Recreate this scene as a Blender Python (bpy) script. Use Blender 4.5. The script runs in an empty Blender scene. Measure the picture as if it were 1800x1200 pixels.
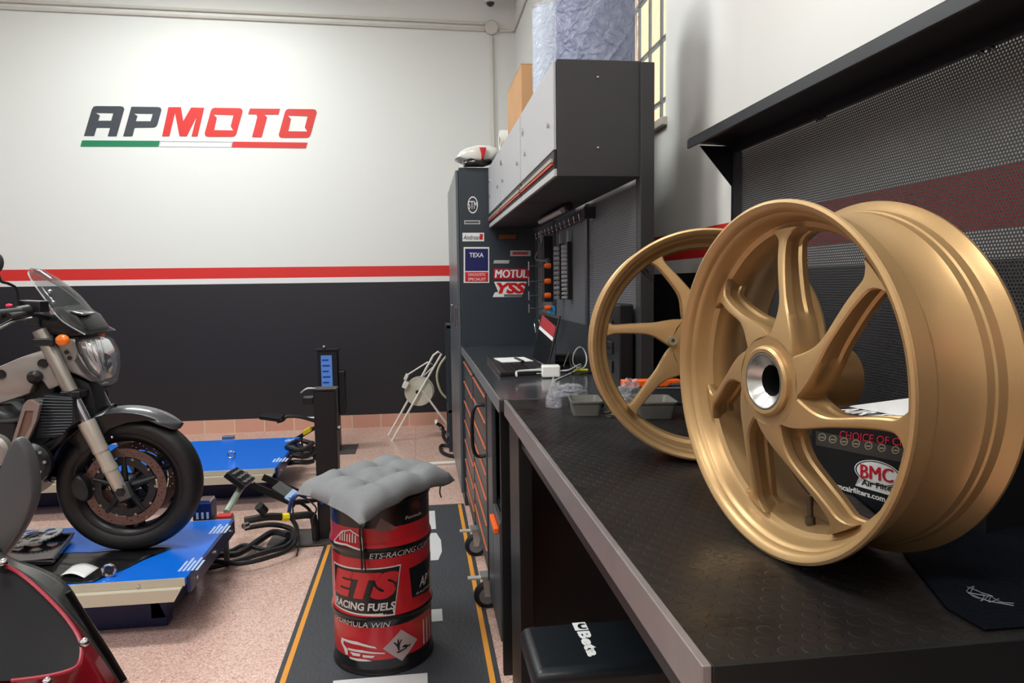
import bpy, math, random
from mathutils import Vector, Matrix
from mathutils.geometry import tessellate_polygon
random.seed(7)
PI = math.pi
V = Vector
scene = bpy.context.scene
COL = scene.collection

# ------------------------------------------------------------------ camera
FPX, CAMH = 1250.0, 1.27
_v1 = V((735-900, 500-600, FPX)).normalized()
_v2 = V((10500-900, 370-600, FPX))
_v2 = (_v2 - _v2.dot(_v1)*_v1).normalized()
_v3 = _v2.cross(_v1)
if _v3.y > 0: _v3 = -_v3
# rows: camera (right, down, forward) expressed in world axes
RIGHT = V((_v2.x, _v1.x, _v3.x)); DOWN = V((_v2.y, _v1.y, _v3.y)); FWD = V((_v2.z, _v1.z, _v3.z))
CAM = V((0, 0, CAMH))
cd = bpy.data.cameras.new('camera'); cam = bpy.data.objects.new('camera', cd); COL.objects.link(cam)
cd.sensor_width = 36; cd.lens = 36*FPX/1800; cd.clip_start = 0.01
up = -DOWN; bk = -FWD
cam.matrix_world = Matrix(((RIGHT.x, up.x, bk.x, 0), (RIGHT.y, up.y, bk.y, 0), (RIGHT.z, up.z, bk.z, CAMH), (0, 0, 0, 1)))
scene.camera = cam
def U(px, py, ax, val):
    """photo measurement -> world point on the plane ax = val"""
    d = RIGHT*(px-900) + DOWN*(py-600) + FWD*FPX
    i = 'xyz'.index(ax)
    return CAM + d*((val-CAM[i])/d[i])

# ------------------------------------------------------------------ view, world, lights
scene.view_settings.view_transform = 'Standard'
scene.view_settings.look = 'None'
scene.view_settings.exposure = 0.0
scene.view_settings.gamma = 1.0
scene.view_settings.use_curve_mapping = False
w = bpy.data.worlds.new('sky'); scene.world = w; w.use_nodes = True
bgn = w.node_tree.nodes['Background']; bgn.inputs['Color'].default_value = (0.75, 0.86, 1, 1); bgn.inputs['Strength'].default_value = 1.6
sun = bpy.data.lights.new('sun', 'SUN'); sun.energy = 4; sun.angle = 0.01; sun.color = (1, .9, .75)
so = bpy.data.objects.new('sun', sun); COL.objects.link(so)
so.rotation_euler = V((1.0, 0.35, -0.95)).to_track_quat('-Z', 'Y').to_euler()
def area(name, loc, sx, sy, power, color, rot=(0, 0, 0)):
    l = bpy.data.lights.new(name, 'AREA'); l.shape = 'RECTANGLE'; l.size = sx; l.size_y = sy; l.energy = power; l.color = color
    o = bpy.data.objects.new(name, l); COL.objects.link(o); o.location = loc; o.rotation_euler = rot
    return o
LAMPS = [(-1.75, 5.0, 3.86, 1.4, .35, 60, (.93, 1, .97)), (-1.3, 2.0, 3.86, 1.4, .5, 72, (.96, 1, .98)),
         (-2.9, -0.4, 3.86, 1.4, .5, 54, (.95, .98, 1)), (-.15, -0.6, 3.86, 1.0, .4, 48, (1, .97, .92))]
for i, (x, y, z, a, b, p, c) in enumerate(LAMPS):
    area('ceiling_panel_light', (x, y, z-.035), a, b, p, c)

# ------------------------------------------------------------------ materials
def lin(c):
    r = []
    for v in c:
        v /= 255.0
        r.append(v/12.92 if v <= .04045 else ((v+.055)/1.055)**2.4)
    return (*r, 1)
MATS = {}
def pm(name, rgb, rough=.5, metal=0, coat=0, bump=0, bscale=60, var=0, vscale=6, trans=0, ior=1.45, alpha=1, emit=0, spec=.5):
    if name in MATS: return MATS[name]
    m = bpy.data.materials.new(name); m.use_nodes = True; nt = m.node_tree; b = nt.nodes['Principled BSDF']
    c = lin(rgb)
    b.inputs['Base Color'].default_value = c; b.inputs['Roughness'].default_value = rough
    b.inputs['Metallic'].default_value = metal; b.inputs['Coat Weight'].default_value = coat
    b.inputs['Coat Roughness'].default_value = .08
    b.inputs['Specular IOR Level'].default_value = spec
    b.inputs['Transmission Weight'].default_value = trans; b.inputs['IOR'].default_value = ior; b.inputs['Alpha'].default_value = alpha
    if emit: b.inputs['Emission Color'].default_value = c; b.inputs['Emission Strength'].default_value = emit
    tc = nt.nodes.new('ShaderNodeTexCoord')
    if bump:
        n = nt.nodes.new('ShaderNodeTexNoise'); n.inputs['Scale'].default_value = bscale; n.inputs['Detail'].default_value = 4
        bp = nt.nodes.new('ShaderNodeBump'); bp.inputs['Strength'].default_value = bump; bp.inputs['Distance'].default_value = .01
        nt.links.new(tc.outputs['Object'], n.inputs['Vector']); nt.links.new(n.outputs['Fac'], bp.inputs['Height']); nt.links.new(bp.outputs['Normal'], b.inputs['Normal'])
    if var:
        n = nt.nodes.new('ShaderNodeTexNoise'); n.inputs['Scale'].default_value = vscale; n.inputs['Detail'].default_value = 6
        mr = nt.nodes.new('ShaderNodeMapRange'); mr.inputs['From Min'].default_value = .3; mr.inputs['From Max'].default_value = .7
        mr.inputs['To Min'].default_value = 1-var; mr.inputs['To Max'].default_value = 1+var*.5
        mx = nt.nodes.new('ShaderNodeMix'); mx.data_type = 'RGBA'; mx.blend_type = 'MULTIPLY'; mx.inputs['Factor'].default_value = 1
        mx.inputs['A'].default_value = c
        cb = nt.nodes.new('ShaderNodeCombineColor')
        nt.links.new(tc.outputs['Object'], n.inputs['Vector']); nt.links.new(n.outputs['Fac'], mr.inputs['Value'])
        for k in ('Red', 'Green', 'Blue'): nt.links.new(mr.outputs['Result'], cb.inputs[k])
        nt.links.new(cb.outputs['Color'], mx.inputs['B']); nt.links.new(mx.outputs['Result'], b.inputs['Base Color'])
        mr2 = nt.nodes.new('ShaderNodeMapRange'); mr2.inputs['To Min'].default_value = max(.03, rough-.08); mr2.inputs['To Max'].default_value = rough+.08
        nt.links.new(n.outputs['Fac'], mr2.inputs['Value']); nt.links.new(mr2.outputs['Result'], b.inputs['Roughness'])
    MATS[name] = m
    return m
def mnode(nt, op, a, b=None, c=None):
    n = nt.nodes.new('ShaderNodeMath'); n.operation = op
    for i, x in enumerate((a, b, c)):
        if x is None: continue
        if isinstance(x, (int, float)): n.inputs[i].default_value = x
        else: nt.links.new(x, n.inputs[i])
    return n.outputs[0]
def hexdist(nt, u, v, p):
    """distance to the nearest centre of a staggered grid of pitch p"""
    ds = []
    for off in (0.0, .5):
        a = mnode(nt, 'MULTIPLY', mnode(nt, 'SUBTRACT', mnode(nt, 'FRACT', mnode(nt, 'ADD', mnode(nt, 'DIVIDE', u, p), 50+off)), .5), p)
        b = mnode(nt, 'MULTIPLY', mnode(nt, 'SUBTRACT', mnode(nt, 'FRACT', mnode(nt, 'ADD', mnode(nt, 'DIVIDE', v, p*1.732), 50+off)), .5), p*1.732)
        ds.append(mnode(nt, 'SQRT', mnode(nt, 'ADD', mnode(nt, 'MULTIPLY', a, a), mnode(nt, 'MULTIPLY', b, b))))
    return mnode(nt, 'MINIMUM', ds[0], ds[1])
def perforated(name, rgb, pitch, hole):
    m = pm(name, rgb, .42); nt = m.node_tree; b = nt.nodes['Principled BSDF']
    tc = nt.nodes.new('ShaderNodeTexCoord'); sx = nt.nodes.new('ShaderNodeSeparateXYZ'); nt.links.new(tc.outputs['Object'], sx.inputs[0])
    d = hexdist(nt, sx.outputs['Y'], sx.outputs['Z'], pitch)
    nt.links.new(mnode(nt, 'GREATER_THAN', d, hole), b.inputs['Alpha'])
    return m
def studded(name, rgb, pitch):
    m = pm(name, rgb, .36); nt = m.node_tree; b = nt.nodes['Principled BSDF']
    tc = nt.nodes.new('ShaderNodeTexCoord'); sx = nt.nodes.new('ShaderNodeSeparateXYZ'); nt.links.new(tc.outputs['Object'], sx.inputs[0])
    d = hexdist(nt, sx.outputs['X'], sx.outputs['Y'], pitch)
    mr = nt.nodes.new('ShaderNodeMapRange'); mr.interpolation_type = 'SMOOTHSTEP'
    mr.inputs['From Min'].default_value = pitch*.36; mr.inputs['From Max'].default_value = pitch*.30; nt.links.new(d, mr.inputs['Value'])
    bp = nt.nodes.new('ShaderNodeBump'); bp.inputs['Strength'].default_value = .45; bp.inputs['Distance'].default_value = .0015
    nt.links.new(mr.outputs['Result'], bp.inputs['Height'])
    n = nt.nodes.new('ShaderNodeTexNoise'); n.inputs['Scale'].default_value = 9; n.inputs['Detail'].default_value = 8
    nt.links.new(tc.outputs['Object'], n.inputs['Vector'])
    r = nt.nodes.new('ShaderNodeMapRange'); r.inputs['From Min'].default_value = .35; r.inputs['From Max'].default_value = .65
    r.inputs['To Min'].default_value = .26; r.inputs['To Max'].default_value = .46
    nt.links.new(n.outputs['Fac'], r.inputs['Value']); nt.links.new(r.outputs['Result'], b.inputs['Roughness'])
    nt.links.new(bp.outputs['Normal'], b.inputs['Normal'])
    return m
def terrazzo():
    m = pm('terrazzo', (206, 172, 158), .22); nt = m.node_tree; b = nt.nodes['Principled BSDF']
    tc = nt.nodes.new('ShaderNodeTexCoord')
    vo = nt.nodes.new('ShaderNodeTexVoronoi'); vo.inputs['Scale'].default_value = 210
    nt.links.new(tc.outputs['Object'], vo.inputs['Vector'])
    sc = nt.nodes.new('ShaderNodeSeparateColor'); nt.links.new(vo.outputs['Color'], sc.inputs[0])
    cr = nt.nodes.new('ShaderNodeValToRGB'); e = cr.color_ramp
    e.elements[0].position = 0; e.elements[0].color = lin((172, 132, 120)); e.elements[1].position = 1; e.elements[1].color = lin((232, 210, 200))
    for p, c in ((.14, (200, 162, 148)), (.5, (214, 178, 164)), (.85, (220, 188, 176))):
        k = e.elements.new(p); k.color = lin(c)
    nt.links.new(sc.outputs[0], cr.inputs[0])
    n = nt.nodes.new('ShaderNodeTexNoise'); n.inputs['Scale'].default_value = 1.3; n.inputs['Detail'].default_value = 5
    nt.links.new(tc.outputs['Object'], n.inputs['Vector'])
    mr = nt.nodes.new('ShaderNodeMapRange'); mr.inputs['To Min'].default_value = .78; mr.inputs['To Max'].default_value = 1.12; nt.links.new(n.outputs['Fac'], mr.inputs['Value'])
    sx = nt.nodes.new('ShaderNodeSeparateXYZ'); nt.links.new(tc.outputs['Object'], sx.inputs[0])
    def joint(o, off):
        a = mnode(nt, 'ABSOLUTE', mnode(nt, 'SUBTRACT', mnode(nt, 'FRACT', mnode(nt, 'ADD', mnode(nt, 'DIVIDE', o, 1.3), off)), .5))
        return mnode(nt, 'ADD', mnode(nt, 'MULTIPLY', mnode(nt, 'GREATER_THAN', a, .0018), .25), .75)
    j = mnode(nt, 'MINIMUM', joint(sx.outputs['X'], 10.27), joint(sx.outputs['Y'], 10.62))
    f = mnode(nt, 'MULTIPLY', mr.outputs['Result'], j)
    cb = nt.nodes.new('ShaderNodeCombineColor')
    for k in ('Red', 'Green', 'Blue'): nt.links.new(f, cb.inputs[k])
    mx = nt.nodes.new('ShaderNodeMix'); mx.data_type = 'RGBA'; mx.blend_type = 'MULTIPLY'; mx.inputs['Factor'].default_value = 1
    nt.links.new(cr.outputs['Color'], mx.inputs['A']); nt.links.new(cb.outputs['Color'], mx.inputs['B']); nt.links.new(mx.outputs['Result'], b.inputs['Base Color'])
    return m
def painted_wall():
    """white paint, red and white stripes, dark dado: bands at fixed heights"""
    m = pm('painted_wall', (226, 228, 225), .42); nt = m.node_tree; b = nt.nodes['Principled BSDF']
    g = nt.nodes.new('ShaderNodeNewGeometry'); sx = nt.nodes.new('ShaderNodeSeparateXYZ'); nt.links.new(g.outputs['Position'], sx.inputs[0])
    z = mnode(nt, 'DIVIDE', sx.outputs['Z'], 4.0)
    cr = nt.nodes.new('ShaderNodeValToRGB'); e = cr.color_ramp; e.interpolation = 'CONSTANT'
    e.elements[0].position = 0; e.elements[0].color = lin((38, 38, 44))
    e.elements[1].position = 1.292/4; e.elements[1].color = lin((232, 232, 232))
    k = e.elements.new(1.333/4); k.color = lin((215, 48, 44))
    k = e.elements.new(1.424/4); k.color = lin((229, 230, 227))
    nt.links.new(z, cr.inputs[0]); nt.links.new(cr.outputs['Color'], b.inputs['Base Color'])
    n = nt.nodes.new('ShaderNodeTexNoise'); n.inputs['Scale'].default_value = 14; n.inputs['Detail'].default_value = 6
    tc = nt.nodes.new('ShaderNodeTexCoord'); nt.links.new(tc.outputs['Object'], n.inputs['Vector'])
    bp = nt.nodes.new('ShaderNodeBump'); bp.inputs['Strength'].default_value = .06; bp.inputs['Distance'].default_value = .01
    nt.links.new(n.outputs['Fac'], bp.inputs['Height']); nt.links.new(bp.outputs['Normal'], b.inputs['Normal'])
    return m
def baseboard_tiles():
    m = pm('baseboard_tiles', (196, 140, 120), .4); nt = m.node_tree; b = nt.nodes['Principled BSDF']
    g = nt.nodes.new('ShaderNodeNewGeometry'); sx = nt.nodes.new('ShaderNodeSeparateXYZ'); nt.links.new(g.outputs['Position'], sx.inputs[0])
    s = mnode(nt, 'ADD', sx.outputs['X'], sx.outputs['Y'])
    q = mnode(nt, 'DIVIDE', s, .252)
    a = mnode(nt, 'ABSOLUTE', mnode(nt, 'SUBTRACT', mnode(nt, 'FRACT', mnode(nt, 'ADD', q, 40)), .5))
    gr = mnode(nt, 'GREATER_THAN', a, .485)
    wn = nt.nodes.new('ShaderNodeTexWhiteNoise'); wn.noise_dimensions = '1D'; nt.links.new(mnode(nt, 'FLOOR', mnode(nt, 'ADD', q, 40)), wn.inputs['W'])
    mx0 = nt.nodes.new('ShaderNodeMix'); mx0.data_type = 'RGBA'; mx0.inputs['A'].default_value = lin((206, 152, 134)); mx0.inputs['B'].default_value = lin((220, 172, 152)); nt.links.new(wn.outputs['Value'], mx0.inputs['Factor'])
    mx = nt.nodes.new('ShaderNodeMix'); mx.data_type = 'RGBA'; mx.inputs['B'].default_value = lin((226, 206, 190)); nt.links.new(gr, mx.inputs['Factor']); nt.links.new(mx0.outputs['Result'], mx.inputs['A'])
    nt.links.new(mx.outputs['Result'], b.inputs['Base Color'])
    return m
GOLD = pm('gold_paint', (178, 146, 102), .40, .55, 0, bump=.03, bscale=500)
BLACK = pm('black_satin', (22, 22, 24), .4)
GLOSSB = pm('black_gloss', (14, 14, 16), .15, 0, .5)
BLACKM = pm('black_metal', (26, 26, 29), .38, .2)
RUBBER = pm('rubber', (24, 24, 26), .55, bump=.1, bscale=120)
GREYM = pm('grey_cabinet', (64, 67, 72), .34, .1)
DARKC = pm('charcoal_cabinet', (46, 46, 48), .45)
LOCK = pm('locker_paint', (46, 54, 62), .42)
DOORG = pm('grey_door', (176, 178, 182), .4)
CHROME = pm('chrome', (200, 200, 205), .15, 1)
STEEL = pm('steel', (150, 152, 155), .35, 1)
ALU = pm('aluminium', (178, 170, 160), .4, .7)
WHITE = pm('white_print', (232, 232, 232), .5)
WPLAS = pm('white_plastic', (222, 222, 216), .4)
RED = pm('red_print', (200, 32, 36), .45)
ORANGE = pm('orange_plastic', (235, 95, 25), .4); ORGRIP = pm('orange_grip', (196, 98, 58), .45)
BLUE = pm('blue_lift_paint', (10, 105, 215), .3)
DBLUE = pm('dark_blue_paint', (18, 30, 78), .4)
BEIGE = pm('beige_rail', (186, 178, 160), .45)

# ------------------------------------------------------------------ mesh helpers
class MB:
    def __init__(s): s.v = []; s.f = []; s.m = []; s.k = 0
    def add(s, vs, fs):
        n = len(s.v); s.v += [V(p) for p in vs]; s.f += [tuple(i+n for i in f) for f in fs]; s.m += [s.k]*len(fs); return s
    def obox(s, c, ax, h):
        c = V(c); x, y, z = [V(a).normalized()*hh for a, hh in zip(ax, h)]
        vs = [c+i*x+j*y+k*z for k in (-1, 1) for j in (-1, 1) for i in (-1, 1)]
        return s.add(vs, [(0, 2, 3, 1), (4, 5, 7, 6), (0, 1, 5, 4), (2, 6, 7, 3), (0, 4, 6, 2), (1, 3, 7, 5)])
    def box(s, x0, x1, y0, y1, z0, z1):
        return s.obox(((x0+x1)/2, (y0+y1)/2, (z0+z1)/2), ((1, 0, 0), (0, 1, 0), (0, 0, 1)), (abs(x1-x0)/2, abs(y1-y0)/2, abs(z1-z0)/2))
    def tube(s, pts, r, n=10, closed=False, caps=True):
        pts = [V(p) for p in pts]; N = len(pts); rs = r if isinstance(r, (list, tuple)) else [r]*N
        vs = []; prev = None
        for i, p in enumerate(pts):
            if closed: t = pts[(i+1) % N]-pts[i-1]
            else: t = pts[min(i+1, N-1)]-pts[max(i-1, 0)]
            t.normalize()
            if prev is None:
                a = V((0, 0, 1)) if abs(t.z) < .9 else V((1, 0, 0)); u = t.cross(a).normalized()
            else: u = (prev-prev.dot(t)*t).normalized()
            prev = u; w_ = t.cross(u)
            vs += [p+rs[i]*(math.cos(2*PI*k/n)*u+math.sin(2*PI*k/n)*w_) for k in range(n)]
        fs = []
        for i in range(N if closed else N-1):
            j = (i+1) % N
            fs += [(i*n+k, i*n+(k+1) % n, j*n+(k+1) % n, j*n+k) for k in range(n)]
        if not closed and caps: fs += [tuple(range(n-1, -1, -1)), tuple((N-1)*n+k for k in range(n))]
        return s.add(vs, fs)
    def cyl(s, a, b, r, n=20): return s.tube([a, b], r, n)
    def lathe(s, c, a, prof, n=48, a0=0, a1=360, closed=False, ref=None):
        """prof: list of (radius, distance along axis a)"""
        c = V(c); a = V(a).normalized()
        if ref is None: ref = V((0, 0, 1)) if abs(a.z) < .9 else V((1, 0, 0))
        u = (V(ref)-V(ref).dot(a)*a).normalized(); w_ = a.cross(u)
        full = abs(a1-a0) >= 360; M = n if full else n+1; P_ = len(prof)
        vs = []
        for i in range(M):
            t = math.radians(a0+(a1-a0)*i/n)
            d = math.cos(t)*u+math.sin(t)*w_
            vs += [c+d*r+a*h for r, h in prof]
        fs = []; mk = []
        for i in range(n):
            j = (i+1) % M
            for k in range(P_ if closed else P_-1):
                l = (k+1) % P_
                fs.append((i*P_+k, j*P_+k, j*P_+l, i*P_+l))
        s.add(vs, fs)
        return s
    def prism(s, outer, holes=(), fn=None, th=(0, 0, .001)):
        """outline(s) in 2-D mapped by fn to space, then thickened by vector th (or function of point)"""
        fn = fn or (lambda u, v: V((u, v, 0)))
        loops = [list(outer)]+[list(h) for h in holes]
        flat = [p for l in loops for p in l]
        tri = tessellate_polygon([[V((p[0], p[1], 0)) for p in l] for l in loops])
        a = [fn(*p) for p in flat]
        b = [p+(th(p) if callable(th) else V(th)) for p in a]
        n = len(flat); fs = [tuple(t) for t in tri]+[tuple(x+n for x in reversed(t)) for t in tri]
        o = 0
        for l in loops:
            m = len(l)
            fs += [(o+i, o+(i+1) % m, o+(i+1) % m+n, o+i+n) for i in range(m)]
            o += m
        return s.add(a+b, fs)
    def sphere(s, c, r, n=16, ax=((1, 0, 0), (0, 1, 0), (0, 0, 1)), sc=(1, 1, 1)):
        c = V(c); X, Y, Z = [V(q)*r*k for q, k in zip(ax, sc)]
        vs = []; fs = []; m = n//2
        for i in range(m+1):
            t = PI*i/m
            vs += [c+Z*math.cos(t)+math.sin(t)*(math.cos(2*PI*k/n)*X+math.sin(2*PI*k/n)*Y) for k in range(n)]
        for i in range(m): fs += [(i*n+k, (i+1)*n+k, (i+1)*n+(k+1) % n, i*n+(k+1) % n) for k in range(n)]
        return s.add(vs, fs)
    def pillow(s, outline, axis, half, steps=6, inset=.35, power=2.0):
        """rounded slab: closed outline of points, bulged to both sides along axis"""
        o = [V(p) for p in outline]; c = sum(o, V())/len(o); axis = V(axis).normalized(); n = len(o); rings = []
        for i in range(-steps, steps+1):
            t = i/steps; h = math.sin(t*PI/2)*half
            k = 1-inset*(1-max(0, math.cos(t*PI/2))**(1/power*1.0))
            rings.append([c+(p-c)*k+axis*h for p in o])
        vs = [p for r in rings for p in r]; R_ = len(rings)
        fs = [(i*n+k, i*n+(k+1) % n, (i+1)*n+(k+1) % n, (i+1)*n+k) for i in range(R_-1) for k in range(n)]
        s.add(vs, fs)
        for base in (0, (R_-1)*n):
            q = vs[base:base+n]
            ax2 = [V((p.dot(RX(axis)[0]), p.dot(RX(axis)[1]), 0)) for p in q]
            tri = tessellate_polygon([ax2])
            s.add(q, [tuple(t) for t in tri])
        return s
    def grid(s, rows):
        nr = len(rows); nc = len(rows[0]); vs = [p for r in rows for p in r]
        return s.add(vs, [(i*nc+j, i*nc+j+1, (i+1)*nc+j+1, (i+1)*nc+j) for i in range(nr-1) for j in range(nc-1)])
def RX(a):
    a = V(a).normalized(); r = V((0, 0, 1)) if abs(a.z) < .9 else V((1, 0, 0)); u = a.cross(r).normalized(); return u, a.cross(u)
def spline(pts, sub=8, closed=False):
    pts = [V(p) for p in pts]; N = len(pts); out = []
    for i in range(N if closed else N-1):
        g = (lambda k: pts[k % N]) if closed else (lambda k: pts[max(0, min(N-1, k))])
        p0, p1, p2, p3 = g(i-1), g(i), g(i+1), g(i+2)
        for k in range(sub):
            t = k/sub
            out.append(.5*((2*p1)+(-p0+p2)*t+(2*p0-5*p1+4*p2-p3)*t*t+(-p0+3*p1-3*p2+p3)*t**3))
    if not closed: out.append(pts[-1])
    return out
BASE = {}
def link(name, me=None): o = bpy.data.objects.new(name, me); COL.objects.link(o); return o
def thing(name, loc, label, cat, group=None):
    o = link(name); o.location = V(loc); BASE[o.name] = V(loc); o['label'] = label; o['category'] = cat
    o.empty_display_size = .05
    if group: o['group'] = group
    return o
def obj(name, mb, mats, parent=None, bevel=0, seg=2, smooth=35, solid=0, label=None, cat=None, group=None, kind=None, sub=0, plabel=None):
    if not isinstance(mats, (list, tuple)): mats = [mats]
    if parent is not None: base = BASE[parent.name]
    else:
        lo = V([min(p[i] for p in mb.v) for i in range(3)]); hi = V([max(p[i] for p in mb.v) for i in range(3)])
        base = V(((lo.x+hi.x)/2, (lo.y+hi.y)/2, lo.z))
    me = bpy.data.meshes.new(name); me.from_pydata([p-base for p in mb.v], [], mb.f)
    for m in mats: me.materials.append(m)
    if len(mats) > 1: me.polygons.foreach_set('material_index', mb.m)
    import bmesh
    bm = bmesh.new(); bm.from_mesh(me); bmesh.ops.remove_doubles(bm, verts=bm.verts, dist=1e-6); bmesh.ops.recalc_face_normals(bm, faces=bm.faces); bm.to_mesh(me); bm.free()
    o = link(name, me); BASE[o.name] = base
    if parent is not None: o.parent = parent
    else: o.location = base
    if bevel:
        b = o.modifiers.new('bevel', 'BEVEL'); b.width = bevel; b.segments = seg; b.limit_method = 'ANGLE'; b.angle_limit = math.radians(40)
    if solid:
        b = o.modifiers.new('solid', 'SOLIDIFY'); b.thickness = solid; b.offset = 0
    if sub:
        b = o.modifiers.new('sub', 'SUBSURF'); b.levels = sub; b.render_levels = sub
    if smooth:
        me.polygons.foreach_set('use_smooth', [True]*len(me.polygons)); me.set_sharp_from_angle(angle=math.radians(smooth))
    if label: o['label'] = label
    if plabel: o['label'] = plabel
    if cat: o['category'] = cat
    if group: o['group'] = group
    if kind: o['kind'] = kind
    return o
def struct(name, mb, m, **k): return obj(name, mb, m, kind='structure', smooth=0, **k)
_gc = {}
def glyphs(s, bold=.0, spacing=1.0):
    key = (s, bold, spacing)
    if key in _gc: return _gc[key]
    cu = bpy.data.curves.new('t', 'FONT'); cu.body = s; cu.size = 1; cu.offset = bold; cu.space_character = spacing; cu.resolution_u = 3
    o = bpy.data.objects.new('t', cu); COL.objects.link(o)
    dg = bpy.context.evaluated_depsgraph_get(); me = bpy.data.meshes.new_from_object(o.evaluated_get(dg))
    vs = [v.co.copy() for v in me.vertices]; fs = [tuple(p.vertices) for p in me.polygons]
    bpy.data.objects.remove(o); bpy.data.curves.remove(cu); bpy.data.meshes.remove(me)
    x0 = min(v.x for v in vs); x1 = max(v.x for v in vs); y0 = min(v.y for v in vs); y1 = max(v.y for v in vs)
    r = ([((v.x-x0)/(x1-x0), (v.y-y0)/(y1-y0)) for v in vs], fs, (x1-x0)/(y1-y0))
    _gc[key] = r
    return r
def text(mb, s, fn, bold=.02, shear=0, spacing=1.0):
    """fn maps the unit box of the word to space"""
    if bold and ('M' in s):      # strokes thickened sideways instead
        vs, fs, asp = glyphs(s, 0, spacing)
        nn = (fn(1, 0)-fn(0, 0)).cross(fn(0, 1)-fn(0, 0)).normalized()
        for k in (-1, -.33, .33, 1): mb.add([fn(u+k*bold*.45/asp+shear*(v-.5)/asp, v)+nn*.00012*(k+1.2) for u, v in vs], fs)
        return mb
    vs, fs, asp = glyphs(s, bold, spacing)
    mb.add([fn(u+shear*(v-.5)/asp, v) for u, v in vs], fs); return mb
def sliced(mb2, fn, n=24, m=3):
    """cut a flat mesh drawn in the unit square into strips, then bend it with fn"""
    import bmesh
    bm = bmesh.new(); vs = [bm.verts.new((p.x, p.y, 0)) for p in mb2.v]
    for f_ in mb2.f:
        try: bm.faces.new([vs[i] for i in f_])
        except ValueError: pass
    for k in range(-2, n+3):
        bmesh.ops.bisect_plane(bm, geom=bm.verts[:]+bm.edges[:]+bm.faces[:], plane_co=(k/n, 0, 0), plane_no=(1, 0, 0))
    for k in range(1, m):
        bmesh.ops.bisect_plane(bm, geom=bm.verts[:]+bm.edges[:]+bm.faces[:], plane_co=(0, k/m, 0), plane_no=(0, 1, 0))
    bm.verts.index_update(); out = MB(); out.add([fn(v.co.x, v.co.y) for v in bm.verts], [tuple(v.index for v in f_.verts) for f_ in bm.faces]); bm.free()
    return out
def flat2(outer, holes=(), mb=None):
    mb = mb or MB(); loops = [list(outer)]+[list(h) for h in holes]; flat = [p for l in loops for p in l]
    mb.add([(p[0], p[1], 0) for p in flat], [tuple(t) for t in tessellate_polygon([[V((p[0], p[1], 0)) for p in l] for l in loops])]); return mb
def plane_fn(o, x, y): o, x, y = V(o), V(x), V(y); return lambda u, v: o+x*u+y*v
def quad_fn(bl, br, tl, tr):
    bl, br, tl, tr = map(V, (bl, br, tl, tr)); return lambda u, v: (bl*(1-u)+br*u)*(1-v)+(tl*(1-u)+tr*u)*v
def circle2(cx, cy, r, n=24): return [(cx+r*math.cos(2*PI*i/n), cy+r*math.sin(2*PI*i/n)) for i in range(n)]

# ------------------------------------------------------------------ the room
XL, XR, YB, YF, ZC = -4.2, .90, 6.42, -2.6, 3.9
WALL = painted_wall()
struct('floor', MB().box(XL-.15, XR+.15, YF-.15, YB+.15, -.1, 0), terrazzo())
struct('ceiling', MB().box(XL-.15, XR+.15, YF-.15, YB+.15, ZC, ZC+.1), pm('ceiling_paint', (225, 222, 212), .7))
struct('wall_back', MB().box(XL-.15, XR+.15, YB, YB+.15, 0, ZC), WALL)
struct('wall_left', MB().box(XL-.15, XL, YF, YB, 0, ZC), WALL)
struct('wall_front', MB().box(XL-.15, XR+.15, YF-.15, YF, 0, ZC), WALL)
WY0, WY1, WZ0, WZ1 = 2.53, 3.45, 1.86, 2.95
mb = MB()
mb.box(XR, XR+.15, YF, WY0, 0, ZC); mb.box(XR, XR+.15, WY1, YB, 0, ZC)
mb.box(XR, XR+.15, WY0, WY1, 0, WZ0); mb.box(XR, XR+.15, WY0, WY1, WZ1, ZC)
struct('wall_right', mb, WALL)
struct('trim_1', MB().box(XR-.022, XR, YF, 1.88, 0, ZC), WALL)          # thicker wall lining towards the camera
BT = baseboard_tiles()
struct('baseboard_back', MB().box(XL, XR, YB-.012, YB, 0, .115), BT)
struct('baseboard_left', MB().box(XL, XL+.012, YF, YB-.012, 0, .115), BT)
# window in the right wall
WF = pm('window_frame_paint', (60, 58, 55), .5)
wn = link('window_1'); wn.location = (XR+.1, (WY0+WY1)/2, WZ0); BASE['window_1'] = V(wn.location); wn['kind'] = 'structure'
f = MB()
f.box(XR+.07, XR+.12, WY0, WY0+.03, WZ0, WZ1); f.box(XR+.07, XR+.12, WY1-.03, WY1, WZ0, WZ1); f.box(XR+.07, XR+.12, WY0+.03, WY1-.03, WZ0, WZ0+.03); f.box(XR+.07, XR+.12, WY0+.03, WY1-.03, WZ1-.03, WZ1)
obj('window_frame', f, WF, wn, smooth=0)
g = MB().box(XR+.095, XR+.099, WY0+.03, WY1-.03, WZ0+.03, WZ1-.03)
obj('window_pane', g, pm('window_glass', (240, 245, 245), .02, trans=1, ior=1.02), wn, smooth=0)
b = MB()
for k in range(4): z = WZ0+.16+.25*k; b.box(XR+.125, XR+.14, WY0, WY1, z-.007, z+.007)
for k in range(6): y = WY0+.12+.15*k; b.box(XR+.127, XR+.138, y-.006, y+.006, WZ0, WZ1)
obj('window_bars', b, pm('bar_paint', (150, 146, 138), .5), wn, smooth=0)
obj('window_sill', MB().box(XR-.02, XR+.07, WY0-.02, WY1+.02, WZ0-.03, WZ0), pm('sill_stone', (190, 182, 170), .5), wn, bevel=.003, smooth=0)
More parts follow.
